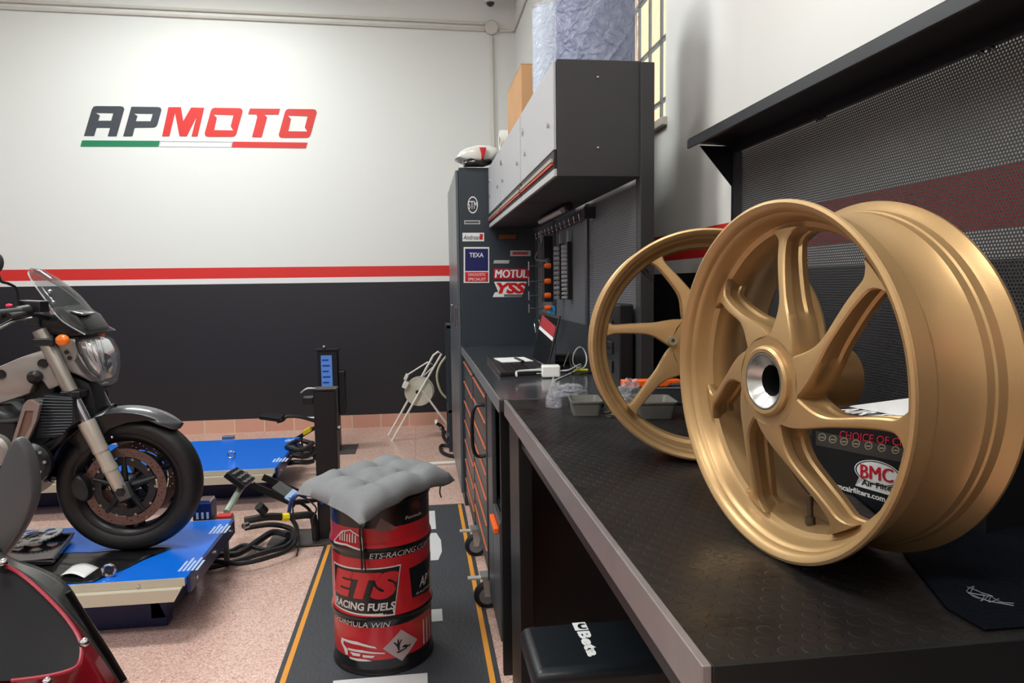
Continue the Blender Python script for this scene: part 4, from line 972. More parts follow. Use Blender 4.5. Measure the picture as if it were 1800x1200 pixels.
for poly in ([(.05, .95), (.45, 1.0), (.80, .82), (.84, .72), (.50, .84), (.12, .84), (.10, .70), (.22, .5), (.22, .22), (.16, .2), (.10, .5), (.02, .7)],
             [(.22, .58), (.55, .62), (.98, .50), (.99, .44), (.60, .50), (.24, .48)], [(.28, .42), (.52, .44), (.50, .30), (.34, .28)], [(.56, .40), (.80, .38), (.76, .28), (.56, .28)], [(.25, .16), (.60, .20), (.74, .12), (.46, .06), (.28, .08)]):
    flat2(poly, (), mb)
obj('car_drawing', sliced(mb, cylf(*g), 24), W_, dr, smooth=0, plabel='white line drawing of a racing car')
mb = MB(); g = (-68, -22, .425, .53, .0022)
tri_o = [(0, .12), (.06, .06), (.5, .10), (.94, .0), (1.0, .08), (.92, .42), (.62, .62), (.34, .52)]
tri_i = [(.05, .13), (.08, .11), (.5, .15), (.91, .06), (.94, .12), (.87, .40), (.60, .58), (.36, .48)]
flat2(tri_o, [tri_i], mb)
for k in range(7): x = .25+.08*k; flat2([(x, .22), (x+.035, .2), (x+.05, .46+.05*(k % 3)), (x+.01, .44)], (), mb)
obj('emblem', sliced(mb, cylf(*g), 24), W_, dr, smooth=0, plabel='white outlined abstract emblem')
decal('hood_shape', pm('print_shadow', (120, 96, 96), .5), -12, 14, .485, .535, .0012, [(0, .1), (.3, .9), (1, .1), (.6, 0)])
dtext('small_print', 'Formula', W_, 24, 48, .512, .522, .0022, .0)

# cushion: tufted square pad
ca_ = [V((-.416, 2.377, .61)), V((-.185, 2.066, .605)), V((.112, 2.44, .62)), V((-.11, 2.70, .61))]
rows = []; NG = 28
def cush(u, v, top):
    # square with slightly pinched sides
    p = (ca_[0]*(1-u)*(1-v)+ca_[3]*u*(1-v)+ca_[2]*u*v+ca_[1]*(1-u)*v)
    cen_ = sum(ca_, V())/4
    e = min(u, 1-u, v, 1-v)
    pin = .05*(math.sin(PI*u)*(1 if min(v, 1-v) < .5 else 0)*max(0, 1-min(v, 1-v)*5)+math.sin(PI*v)*max(0, 1-min(u, 1-u)*5))
    p = p.lerp(cen_, pin)
    h = min(1, e/.12)**.45
    h *= 1
    for a in (.33, .67):
        for b_ in (.33, .67): h -= .50*math.exp(-((u-a)**2+(v-b_)**2)/.0035)
        h -= .20*math.exp(-((u-a)/.035)**2)*min(1, e*6); h -= .20*math.exp(-((v-a)/.035)**2)*min(1, e*6)
    droop = -.030*max(0, ((p-DC).xy.length-.17)/.1)*.5
    return V((p.x, p.y, .600+droop+(.050*max(h, .0) if top else -.018*max(min(1, e/.06), 0))+.003*math.sin(23*u+9*v)))
mb = MB()
mb.grid([[cush(i/NG, j/NG, True) for i in range(NG+1)] for j in range(NG+1)])
mb.grid([[cush(i/NG, j/NG, False) for i in range(NG+1)] for j in range(NG+1)])
CUSH = pm('cushion_fabric', (128, 130, 133), .9, bump=.35, bscale=260, var=.10, vscale=9)
ccx = thing('seat_cushion', (DC.x, DC.y, .581), 'grey tufted square seat cushion tied on top of the red fuel drum', 'cushion')
obj('pad', mb, CUSH, ccx, smooth=80)
TIE = pm('tie_cord', (34, 34, 38), .7)
cF = cush(0, 1, False)
fz = [V((cF.x+.02, cF.y+.06, .575)), V((cF.x+.005, cF.y+.01, .56)), V((DC.x-.055, DC.y-DRR-.010, .50)), V((DC.x-.052, DC.y-DRR-.010, .42)), V((DC.x-.052, DC.y-DRR-.008, .37))]
obj('tie', MB().tube(spline(fz, 6), .0035, 6), TIE, ccx)
fz[2] += V((.01, 0, 0)); fz[3] += V((.008, 0, 0)); fz[4] += V((.012, 0, -.01))
obj('tie', MB().tube(spline(fz, 6), .0028, 6), TIE, ccx)
cl_ = cush(0, 0, False)
obj('tie', MB().tube(spline([cl_+V((.01, 0, .0)), cl_+V((-.012, 0, -.03)), cl_+V((-.008, 0, -.10)), cl_+V((.004, 0, -.15)), cl_+V((-.006, 0, -.21))], 6), .0028, 6), TIE, ccx)
obj('tie', MB().tube(spline([cl_+V((.03, -.02, -.005)), cl_+V((.07, -.05, -.035)), cl_+V((.055, -.04, -.08)), cl_+V((.06, -.03, -.15))], 6), .0028, 6), TIE, ccx)
cr_ = cush(1, 1, False)
obj('tie', MB().tube(spline([cr_+V((-.05, -.02, -.002)), cr_+V((-.055, -.03, -.03)), cr_+V((-.05, -.03, -.05))], 5), .0028, 6), TIE, ccx)

# ------------------------------------------------------------------ stool
st = thing('work_stool', (.36, 1.46, 0), 'low padded black work stool with white logo and orange body under the bench', 'stool')
SEATM = pm('seat_vinyl', (20, 24, 29), .38, bump=.05, bscale=60)
SX0, SX1, SY0, SY1 = .213, .515, 1.362, 1.575
obj('seat', MB().box(SX0, SX1, SY0, SY1, .425, .482), SEATM, st, bevel=.022, seg=5, smooth=60)
OM = pm('stool_orange', (206, 84, 22), .35)
obj('body', MB().box(SX0+.025, SX1-.02, SY0+.012, SY1-.012, .12, .4245), OM, st, bevel=.006, smooth=0)
obj('tray', MB().box(SX0+.01, SX1-.01, SY0+.004, SY1-.004, .09, .12), BLACKM, st, bevel=.004, smooth=0)
for x in (SX0+.04, SX1-.04):
    for y in (SY0+.03, SY1-.03):
        c_ = obj('caster', MB().lathe((x, y-.01, .0305), (0, 1, 0), [(0, 0), (.03, 0), (.03, .02), (0, .02)], 20), RUBBER, st)
        BASE[c_.name] = BASE[st.name]
        obj('fork', MB().box(x-.012, x+.012, y-.014, y+.014, .060, .0895), STEEL, c_, smooth=0)
obj('rivet', MB().sphere((SX0+.018, SY0+.006, .40), .005, 10), STEEL, st)
# lettering: reads towards the camera, letter tops to the right
ls = lambda x0, x1, y0, y1: plane_fn((x0, y0, .4828), (0, y1-y0, 0), (x1-x0, 0, 0))
mb = MB(); text(mb, 'Beta', ls(.337, .366, 1.520, 1.410), .05); obj('lettering', mb, WHITE, st, smooth=0)
mb = MB(); fl_ = ls(.335, .366, 1.561, 1.524)
mb.prism([(0, 0), (1, 0), (1, 1), (0, 1)], [[(.18, .92), (.14, .55), (.30, .36), (.55, .30), (.82, .40), (.90, .70), (.84, .92), (.70, .92), (.70, .65), (.50, .55), (.36, .66), (.36, .92)]], fl_, (0, 0, .0004))
obj('logo_mark', mb, WHITE, st, smooth=0)

# ------------------------------------------------------------------ motorcycle lifts
def lift(name, label, x0, x1, y0, y1, zt, base_dy, parent_stuff=None):
    L = thing(name, ((x0+x1)/2, (y0+y1)/2, 0), label, 'motorcycle lift')
    obj('platform', MB().box(x0, x1, y0, y1, zt-.028, zt), BLUE, L, bevel=.003, smooth=0, plabel='bright blue steel platform')
    for s_, y in ((-1, y0), (1, y1)):
        mb = MB(); ya, yb = (y-.03, y) if s_ < 0 else (y, y+.03)
        mb.box(x0, x1-.004, y-.004 if s_ < 0 else y, y if s_ < 0 else y+.004, zt-.030, zt-.001)
        mb.box(x0, x1-.012, ya, yb, zt-.036, zt-.031)
        yo = ya if s_ < 0 else yb
        mb.prism([(x0, zt-.036), (x1-.012, zt-.036), (x1-.035, zt-.075), (x0, zt-.075)], (), lambda u, v: V((u, yo, v)), (0, .004*(-s_), 0))
        obj('side_rail', mb, BEIGE, L, smooth=0, plabel='beige side rail')
    obj('end_plate', MB().box(x1+.0005, x1+.012, y0+.01, y1-.01, zt-.06, zt-.002), DBLUE, L, smooth=0)
    for y in (y0+.07, (y0+y1)/2, y1-.07): obj('bolt', MB().cyl((x1+.012, y, zt-.03), (x1+.018, y, zt-.03), .008, 6), CHROME, L)
    for x in (x1-.16, x1-.9): obj('bolt', MB().cyl((x, y0-.004, zt-.017), (x, y0-.009, zt-.017), .006, 10), CHROME, L)
    mb = MB(); mb.box(x0+.1, x1-.12, y0+base_dy, y0+base_dy+.06, 0, zt-.077); mb.box(x0+.1, x1-.12, y1-base_dy-.06, y1-base_dy, 0, zt-.077); mb.box(x1-.18, x1-.12, y0+base_dy, y1-base_dy, .03, zt-.077)
    obj('base_frame', mb, DBLUE, L, bevel=.004, smooth=0)
    return L
ZL = .24
pa = U(331, 1014, 'z', ZL); pb = U(405, 912, 'z', ZL)
LX1 = (pa.x+pb.x)/2; LY0, LY1 = pa.y, pb.y
l1 = lift('motorcycle_lift', 'low blue motorcycle lift carrying the motorcycle, nearer of the two', -3.1, LX1, LY0, LY1, ZL, .14)
LT = pm('label_blue_white', (176, 200, 235), .5)
def liftlabel(L, px0, py0, z, dx, dy):
    q = U(px0, py0, 'z', z+.0006); mb = MB()
    for k in range(5): mb.box(q.x+dx*k/5, q.x+dx*(k+.62)/5, q.y, q.y+dy*(.9 if k % 2 else .7), z+.0003, z+.0009)
    obj('warning_label', mb, LT, L, smooth=0, plabel='pale printed label rows')
liftlabel(l1, 312, 1004, ZL, .075, .14); liftlabel(l1, 366, 938, ZL, .075, .13)
def eye(L, px, py, z, r=.021):
    c = U(px, py, 'z', z); c.z = z+r+.004
    obj('lifting_eye', MB().tube([c+V((r*math.cos(t), 0, r*math.sin(t))) for t in [2*PI*k/20 for k in range(20)]], .006, 8, closed=True).cyl((c.x, c.y, z), (c.x, c.y, z+.008), .014), CHROME, L)
eye(l1, 192, 1014, ZL)
pa = U(490, 822, 'z', .22); pb = U(522, 768, 'z', .22); LX2 = (pa.x+pb.x)/2
l2 = lift('motorcycle_lift', 'empty blue motorcycle lift by the back wall with a white printed graphic', -3.1, LX2, pa.y, pb.y, .22, .2)
eye(l2, 407, 806, .22); liftlabel(l2, 478, 812, .22, .09, .12); liftlabel(l2, 500, 776, .22, .07, .1)
q = U(80, 822, 'z', .2206); mb = MB()
for k in range(5): mb.box(q.x-.02+.05*k, q.x+.005+.05*k, q.y-.07, q.y+.3, .2203, .221)
for k in range(5): mb.box(q.x-.04, q.x+.24, q.y-.06+.08*k, q.y-.035+.08*k, .2203, .221)
obj('printed_graphic', mb, WHITE, l2, smooth=0)
obj('stop_block', MB().box(LX2-.52, LX2-.44, pb.y+.001, pb.y+.03, .2205, .245), STEEL, l2, bevel=.002, smooth=0)

# control posts
def post(name, label, px0, px1, ptop, y, dy):
    a = U(px0, 760, 'y', y); b = U(px1, 760, 'y', y); top = U(px0, ptop, 'y', y).z
    T = thing(name, ((a.x+b.x)/2, y, 0), label, 'control post'); return T, a.x, b.x, top
cp1, xa, xb, zt = post('control_post', 'black control post of the nearer lift behind the drum cushion', 553, 592, 686, 3.55, .1)
obj('column', MB().box(xa, xb, 3.55, 3.65, .013, zt-.004), BLACK, cp1, bevel=.003, smooth=0)
obj('cap', MB().box(xa-.004, xb+.003, 3.545, 3.655, zt-.004, zt+.004), BLACKM, cp1, smooth=0)
obj('button_box', MB().box(xa-.055, xa-.0005, 3.57, 3.62, zt-.075, zt-.035), BLACK, cp1, bevel=.006, smooth=0)
obj('lever', MB().tube(spline([V((xa+.01, 3.56, zt+.008)), V((xa-.03, 3.56, zt+.008)), V((xa-.06, 3.56, zt-.012))], 5), .005, 8), STEEL, cp1)
obj('base_plate', MB().box(xa-.24, xb+.01, 3.48, 3.72, 0.0065, .0125), pm('plate_grey', (92, 88, 88), .4, .4), cp1, smooth=0)
for z in (.12, .56): obj('bolt', MB().cyl((xb, 3.60, z), (xb+.012, 3.60, z), .012, 6), STEEL, cp1)
cp2, xa2, xb2, zt2 = post('control_post', 'black control post with blue instruction label near the back wall', 562, 597, 617, 5.5, .1)
obj('column', MB().box(xa2, xb2, 5.5, 5.62, .007, zt2), BLACK, cp2, bevel=.003, smooth=0)
obj('cap', MB().box(xa2-.01, xb2+.01, 5.49, 5.63, zt2, zt2+.012), BLACKM, cp2, smooth=0)
obj('knob', MB().sphere((xa2+.05, 5.54, zt2+.026), .014, 12), STEEL, cp2)
obj('base_plate', MB().box(xa2-.2, xb2+.12, 5.40, 5.72, 0, .006), pm('plate_grey', (92, 88, 88), .4, .4), cp2, smooth=0)
la, lb = U(566, 690, 'y', 5.498), U(583, 624, 'y', 5.498)
obj('instruction_label', MB().box(la.x, lb.x, 5.497, 5.4995, la.z, lb.z), pm('label_blue', (92, 145, 225), .4), cp2, smooth=0, plabel='light blue instruction label')
for k in range(6): z = la.z+(lb.z-la.z)*(.1+.15*k); obj('label_row', MB().box(la.x+.01, lb.x-.015-.01*(k % 2), 5.4960, 5.4968, z, z+.012), pm('label_dark_blue', (30, 60, 150), .4), cp2, smooth=0)
obj('side_box', MB().box(xb2+.001, xb2+.05, 5.52, 5.60, .28, .62), BLACK, cp2, bevel=.006, smooth=0)

# foot pedals
def pedal(name, label, pts_pad, pts_arm, y, tread=True):
    T = thing(name, pts_arm[-1], label, 'pedal')
    c = sum(pts_pad, V())/4
    nrm = (pts_pad[1]-pts_pad[0]).cross(pts_pad[3]-pts_pad[0]).normalized()
    if nrm.z < 0: nrm = -nrm
    mb = MB(); mb.prism([(0, 0), (1, 0), (1, 1), (0, 1)], (), lambda u, v: pts_pad[0]*(1-u)*(1-v)+pts_pad[1]*u*(1-v)+pts_pad[2]*u*v+pts_pad[3]*(1-u)*v, nrm*.03)
    obj('pad', mb, BLACK, T, bevel=.004, smooth=0)
    if tread:
        mb = MB()
        for i in range(3):
            for j in range(3):
                u, v = .2+.3*i, .2+.3*j; p = pts_pad[0]*(1-u)*(1-v)+pts_pad[1]*u*(1-v)+pts_pad[2]*u*v+pts_pad[3]*(1-u)*v+nrm*.031
                mb.obox(p, ((1, 0, 0), (0, 1, 0), nrm), (.014, .016, .002))
        obj('tread', mb, pm('tread_grey', (84, 84, 84), .5), T, smooth=0)
    return T
Yp = 3.62
pts = [U(392, 838, 'y', 3.60), U(425, 862, 'y', 3.60), U(443, 848, 'y', 3.78), U(410, 828, 'y', 3.78)]
pe = pedal('foot_pedal', 'black treaded foot pedal on long arms between the two lifts', pts, [U(520, 890, 'y', 3.6)], 3.6)
for (a, b, y) in (((443, 852), (520, 886), 3.62), ((462, 838), (540, 872), 3.78)):
    obj('arm', MB().obox((U(*a, 'y', y)+U(*b, 'y', y))/2, (U(*b, 'y', y)-U(*a, 'y', y), (0, 1, 0), (U(*b, 'y', y)-U(*a, 'y', y)).cross(V((0, 1, 0)))), ((U(*b, 'y', y)-U(*a, 'y', y)).length/2, .006, .016)), BLACK, pe, smooth=0)
mb = MB(); mb.prism([(0, 0), (1, 0), (1, 1), (0, 1)], (), quad_fn(U(478, 858, 'y', 3.62), U(515, 882, 'y', 3.62), U(492, 846, 'y', 3.78), U(528, 866, 'y', 3.78)), (0, 0, .004)); obj('cover_plate', mb, pm('cover_grey', (92, 92, 92), .4), pe, smooth=0)
mb = MB(); mb.prism([(0, 0), (1, 0), (1, 1), (0, 1)], (), quad_fn(U(500, 876, 'y', 3.60), U(514, 884, 'y', 3.60), U(515, 861, 'y', 3.74), U(527, 868, 'y', 3.74)), (0, 0, .007)); obj('label', mb, LT, pe, smooth=0)
obj('strut', MB().tube([U(424, 856, 'y', 3.68), U(398, 900, 'y', 3.5)], .016, 10), pm('pale_green_strut', (158, 172, 156), .4), pe, plabel='pale green strut')
obj('strut', MB().box(xa-.10, xa+.02, 3.56, 3.575, .20, .215).tube([V((xa+.005, 3.565, .208)), U(520, 884, 'y', 3.62)], .01, 8), BLACK, pe)
pts = [U(455, 737, 'y', 5.4), U(492, 742, 'y', 5.4), U(500, 734, 'y', 5.5), U(462, 732, 'y', 5.5)]
pe2 = pedal('foot_pedal', 'black foot pedal of the rear lift seen against the skirting tiles', pts, [U(550, 740, 'y', 5.5)], 5.5, False)
obj('arm', MB().tube(spline([U(488, 741, 'y', 5.45), U(497, 738, 'y', 5.48), U(505, 732, 'y', 5.5), U(530, 733, 'y', 5.52), U(566, 744, 'y', 5.55)], 5), .014, 8), BLACK, pe2)
obj('arm', MB().tube([U(527, 734, 'y', 5.6), U(566, 734, 'y', 5.6)], .009, 8), STEEL, pe2)
obj('stand', MB().tube([U(566, 744, 'y', 5.55), V((U(566, 744, 'y', 5.55).x, 5.49, .012))], .012, 8), BLACK, pe2)

# hoses and small parts around the control post
def fz_(px, py, z): return U(px, py, 'z', z)
cable('hydraulic_hose', [fz_(352, 1000, .02), fz_(400, 990, .02), fz_(460, 972, .025), fz_(505, 958, .03), fz_(516, 935, .06), fz_(500, 925, .08), fz_(470, 922, .10), fz_(430, 928, .10)], .013, RUBBER, 'thick black hose curling back on itself in front of the control post', 'hose')
cable('hydraulic_hose', [fz_(350, 985, .02), fz_(385, 975, .03), fz_(420, 972, .035), fz_(455, 950, .03), fz_(480, 935, .05), fz_(506, 940, .07)], .016, RUBBER, 'black hose running out from under the nearer lift', 'hose')
cable('hydraulic_hose', [fz_(375, 965, .04), fz_(405, 968, .03), fz_(430, 958, .03), fz_(470, 965, .03), fz_(512, 945, .04)], .011, RUBBER, 'thinner black hose crossing the two thick ones', 'hose')
cable('hydraulic_hose', [fz_(372, 985, .05), fz_(420, 990, .045), fz_(470, 980, .045), fz_(512, 962, .05), fz_(522, 930, .07), fz_(508, 905, .13)], .011, RUBBER, 'outermost black hose sweeping round toward the blue hose', 'hose')
cable('hydraulic_hose', [U(430, 915, 'y', 3.30), U(470, 908, 'y', 3.34), U(505, 908, 'y', 3.4), U(545, 905, 'y', 3.46), U(552, 915, 'y', 3.52), U(556, 952, 'y', 3.54)], .018, RUBBER, 'straight black hose length with yellow tape beside the post', 'hose')
cable('yellow_tape', [U(496, 909, 'y', 3.37), U(507, 908, 'y', 3.385)], .0195, pm('yellow_tape', (232, 210, 40), .4), 'yellow tape band around the straight black hose', 'tape', sub=2)
cable('coupling', [U(428, 925, 'y', 3.26), U(436, 922, 'y', 3.28)], .014, CHROME, 'chrome hose coupling lying next to the blue lift end', 'coupling', sub=2)
cable('coupling', [U(455, 889, 'y', 3.3), U(465, 899, 'y', 3.32)], .022, BLACK, 'black plastic connector sticking up from the taped hose', 'coupling', sub=2)
cable('blue_hose', [U(508, 900, 'y', 3.56), U(512, 880, 'y', 3.5), U(522, 869, 'y', 3.5), U(540, 869, 'y', 3.52), U(560, 876, 'y', 3.54), U(567, 884, 'y', 3.55)], .010, pm('hose_blue', (52, 92, 180), .4), 'blue air hose arching to the control post', 'hose')
cable('hydraulic_hose', [U(515, 880, 'y', 3.45), U(530, 885, 'y', 3.5), U(545, 898, 'y', 3.53), U(553, 925, 'y', 3.54), U(557, 952, 'y', 3.54)], .008, RUBBER, 'thin black hose bending down along the post foot', 'hose')
hz = thing('junction_block', U(362, 905, 'y', 3.27), 'small dark blue electrical block with chrome top at the lift end', 'box')
q = U(360, 893, 'y', 3.29)
obj('block', MB().box(q.x-.045, q.x+.035, 3.262, 3.35, ZL-.1, q.z+.03), DBLUE, hz, bevel=.003, smooth=0)
obj('cap', MB().box(q.x-.02, q.x+.03, 3.265, 3.34, q.z+.0305, q.z+.042), CHROME, hz, smooth=0)
obj('foot', MB().box(q.x-.02, q.x+.01, 3.28, 3.33, 0, ZL-.1), DBLUE, hz, smooth=0)
mb = MB()
for k in range(3): mb.box(q.x-.03+.022*k, q.x-.02+.022*k, 3.2605, 3.262, q.z-.04, q.z-.01)
obj('print', mb, LT, hz, smooth=0)
rb = thing('locking_bar', U(395, 905, 'y', 3.3), 'grey locking bar with bright red stripe at the corner of the nearer lift', 'bar')
q = U(383, 912, 'y', 3.32); q1 = U(410, 912, 'y', 3.32)
obj('bar', MB().box(q.x, q1.x, 3.28, 3.34, q.z-.03, q.z+.012), pm('bar_grey', (112, 116, 120), .4, .4), rb, bevel=.003, smooth=0)
obj('stripe', MB().box(q.x+.003, q1.x-.003, 3.285, 3.335, q.z+.0125, q.z+.022), RED, rb, smooth=0, plabel='red stripe')
obj('leg', MB().box((q.x+q1.x)/2-.01, (q.x+q1.x)/2+.01, 3.30, 3.32, 0, q.z-.03), pm('bar_grey', (112, 116, 120)), rb, smooth=0)
# rear lift hoses
for k, lab in enumerate(('lowest coil of black hose beside the rear lift', 'middle coil of black hose beside the rear lift', 'top coil of black hose beside the rear lift')):
    c = U(527, 806-12*k, 'y', 4.75); rx = .10-.01*k
    cable('hose_coil', [c+V((rx*math.cos(t), .12*math.sin(t), .008*math.sin(3*t+k))) + V((0, 0, .0)) for t in [2*PI*i/14+k for i in range(14)]], .016, RUBBER, lab, 'hose', sub=5)
yt = thing('tagged_lever', U(540, 770, 'y', 5.3), 'black lever with yellow tag between rear lift and its post', 'lever')
a, b = U(512, 776, 'y', 5.2), U(553, 752, 'y', 5.45)
obj('lever', MB().obox((a+b)/2, (b-a, (0, 1, 0), (b-a).cross(V((0, 1, 0)))), ((b-a).length/2, .03, .012)), BLACK, yt, bevel=.003, smooth=0)
a, b = U(534, 761, 'y', 5.22), U(547, 754, 'y', 5.30)
obj('tag', MB().obox((a+b)/2+V((0, -.005, .004)), (b-a, (0, 1, 0), (b-a).cross(V((0, 1, 0)))), ((b-a).length/2, .032, .014)), pm('yellow_tape', (232, 210, 40)), yt, smooth=0)
obj('leg', MB().tube([U(530, 768, 'y', 5.32), V((U(530, 768, 'y', 5.32).x, 5.32, 0))], .01, 8), BLACK, yt)

# hose reel on white tube frame
rl = thing('hose_reel', U(735, 680, 'y', 5.9), 'white tube framed stand holding a round cream reel by the back wall', 'reel')
CRE = pm('cream_disc', (196, 194, 180), .45); WT = pm('white_tube', (226, 222, 212), .35)
def r6(px, py, y=5.9): return U(px, py, 'y', y)
rc = r6(736, 687, 5.9)
obj('reel_disc', MB().lathe(rc+V((0, -.05, 0)), (.12, 1, 0), [(0, 0), (.115, 0), (.118, .006), (.118, .012), (.05, .014), (.05, .09), (.118, .092), (.118, .10), (0, .10)], 48), CRE, rl)
obj('hub', MB().cyl(rc+V((-.01, -.062, 0)), rc+V((-.01, -.05, 0)), .016), BLACK, rl)
def tb(pts, y=5.82, r=.009): return MB().tube([r6(x, yy, y) for x, yy in pts], r, 8)
obj('frame_tube', tb([(686, 780), (740, 684), (776, 622), (770, 618), (762, 624), (741, 662)]), WT, rl)
obj('frame_tube', tb([(683, 765), (718, 702)], 5.98), WT, rl)
obj('frame_tube', tb([(741, 684), (800, 765)], 5.84), WT, rl)
obj('frame_tube', tb([(714, 660), (752, 636), (764, 642), (745, 660)], 5.84, .006), WT, rl)
obj('bracket', MB().obox(r6(714, 662, 5.86), ((1, 0, 2), (0, 1, 0), (2, 0, -1)), (.022, .05, .012)), WPLAS, rl, bevel=.002)
obj('bracket', MB().obox(r6(713, 675, 5.86), ((1, 0, 2), (0, 1, 0), (2, 0, -1)), (.03, .05, .02)), WPLAS, rl, bevel=.002)
cable('wall_hose', [r6(805, 616, 6.2), r6(790, 621, 6.2), r6(774, 640, 6.2), r6(768, 662, 6.2), r6(775, 688, 6.2), r6(790, 702, 6.2), r6(812, 706, 6.2)], .010, pm('cream_hose', (196, 196, 160), .4), 'pale cream hose looping out behind the locker', 'hose')
dk = thing('steel_stand', (.2, 5.3, 0), 'dark blue-grey shelving upright standing behind the tall locker', 'shelf')
q = U(787, 660, 'y', 5.35)
obj('upright', MB().box(q.x, q.x+.04, 5.33, 5.37, 0, U(787, 572, 'y', 5.35).z), LOCK, dk, smooth=0); obj('upright', MB().box(.60, .64, 5.33, 5.37, 0, U(787, 572, 'y', 5.35).z), LOCK, dk, smooth=0)
z_ = U(787, 572, 'y', 5.35).z
obj('shelf', MB().box(q.x, .64, 5.33, 5.75, z_-.02, z_), LOCK, dk, smooth=0); obj('shelf', MB().box(q.x, .64, 5.33, 5.75, .3, .32), LOCK, dk, smooth=0)
obj('upright', MB().box(q.x, q.x+.04, 5.71, 5.75, 0, z_-.02), LOCK, dk, smooth=0); obj('upright', MB().box(.60, .64, 5.71, 5.75, 0, z_-.02), LOCK, dk, smooth=0)
cable('floor_hose', [fz_(768, 744, .14), fz_(778, 752, .10), fz_(780, 768, .03), fz_(790, 780, .03), fz_(806, 792, .03), fz_(820, 798, .03)], .014, RUBBER, 'black hose rising from the floor left of the locker foot', 'hose')
cable('floor_hose', [fz_(815, 803, .016), fz_(790, 800, .016), fz_(776, 793, .016), fz_(776, 783, .02), fz_(795, 785, .02), fz_(815, 800, .04)], .013, RUBBER, 'black hose lying in a flat bend left of the locker foot', 'hose')
cable('floor_hose', [fz_(774, 752, .12), fz_(786, 762, .06), fz_(800, 776, .035), fz_(816, 788, .03)], .012, pm('grey_hose', (90, 88, 86), .45), 'grey hose sloping to the floor left of the locker foot', 'hose')
obj('white_hose_end', MB().tube([fz_(767, 738, .16), fz_(768, 745, .13)], .016, 10), WPLAS, label='white tip of a hose by the reel foot', cat='hose fitting')
wr = MB().tube([fz_(700, 818, .01), fz_(812, 812, .01)], .012, 8); obj('white_rod', wr, WPLAS, label='white rod lying on the floor behind the cushion', cat='rod')
# ------------------------------------------------------------------ motorcycle on the lift
MY = 2.92
mt = thing('motorcycle', (-1.5, MY, ZL), 'silver and black naked motorcycle with small clear screen on the nearer blue lift', 'motorcycle')
def my(px, py, y=MY): return U(px, py, 'y', y)
SIL = pm('silver_frame', (150, 146, 142), .34, .4, var=.08, vscale=15); FORKG = pm('fork_grey', (182, 175, 164), .33, .4)
DKS = pm('dark_silver', (92, 94, 98), .28, .6, .3); TYRE = pm('tyre_rubber', (20, 20, 22), .5, bump=.1, bscale=80)
DISC = pm('disc_steel', (108, 88, 82), .35, .8); FBLK = pm('frame_black', (22, 24, 27), .4)
WC_ = V((-1.137, MY, ZL+.268)); WRr = .268
def moto_wheel(c, parent, discs=True):
    hw = .058; prof = [(.192, -.040), (.205, -.050), (.228, -hw), (.248, -.052), (.262, -.032), (.268, 0), (.262, .032), (.248, .052), (.228, hw), (.205, .050), (.192, .040)]
    o = obj('tyre', MB().lathe(c, (0, 1, 0), prof, 72), TYRE, parent, smooth=50); BASE[o.name] = BASE[parent.name]
    rim = obj('rim', MB().lathe(c, (0, 1, 0), [(.200, -.046), (.194, -.046), (.182, -.036), (.172, -.030), (.170, 0), (.172, .030), (.182, .036), (.194, .046), (.200, .046), (.192, 0)], 72, closed=True), pm('rim_black', (24, 24, 27), .3, .3), parent, smooth=40)
    BASE[rim.name] = BASE[parent.name]
    for k in range(3):
        t = D2(-88+120*k)
        for dt in (-.14, .14):
            d = V((math.cos(t+dt), 0, math.sin(t+dt))); d2 = V((math.cos(t+dt*.4), 0, math.sin(t+dt*.4)))
            obj('spoke', MB().tube([c+d2*.03, c+d*.10, c+d*.174], [.019, .013, .015], 8), pm('rim_black', (24, 24, 27)), parent)
    h = obj('hub', MB().lathe(c, (0, 1, 0), [(0, -.07), (.022, -.07), (.032, -.05), (.036, 0), (.032, .05), (.022, .07), (0, .07)], 32), FBLK, parent)
    if discs:
        for s_ in (-1, 1):
            oc = circle2(0, 0, .150, 64); holes = [circle2(0, 0, .118, 64)]
            for ringk, rr_ in enumerate((.126, .134, .142)):
                for q in range(20):
                    t = 2*PI*(q+ringk/3)/20; holes.append(circle2(rr_*math.cos(t), rr_*math.sin(t), .0026, 6))
            mb = MB(); mb.prism(oc, holes, lambda u, v: c+V((u, s_*.062, v)), (0, .0045, 0)); dd = obj('brake_disc', mb, DISC, parent, smooth=0, plabel='drilled brown-grey brake disc'); BASE[dd.name] = BASE[parent.name]
            mb = MB()
            for q in range(5):
                t = 2*PI*q/5+.3; d = V((math.cos(t), 0, math.sin(t))); mb.tube([c+V((0, s_*.062, 0))+d*.03, c+V((0, s_*.064, 0))+d*.118], [.014, .008], 8)
            mb.lathe(c+V((0, s_*.064, 0)), (0, 1, 0), [(.086, -.002), (.113, -.002), (.113, .002), (.086, .002)], 48, closed=True)
            obj('disc_carrier', mb, FBLK, parent)
            for q in range(10):
                t = 2*PI*q/10; mb = MB(); mb.cyl(c+V((.112*math.cos(t), s_*.066, .112*math.sin(t))), c+V((.112*math.cos(t), s_*.070, .112*math.sin(t))), .005, 8)
                obj('disc_rivet', mb, STEEL, parent)
fwh = obj('front_wheel', MB().cyl(WC_+V((0, -.085, 0)), WC_+V((0, .085, 0)), .010, 16), STEEL, mt); BASE[fwh.name] = BASE[mt.name]
moto_wheel(WC_, fwh)
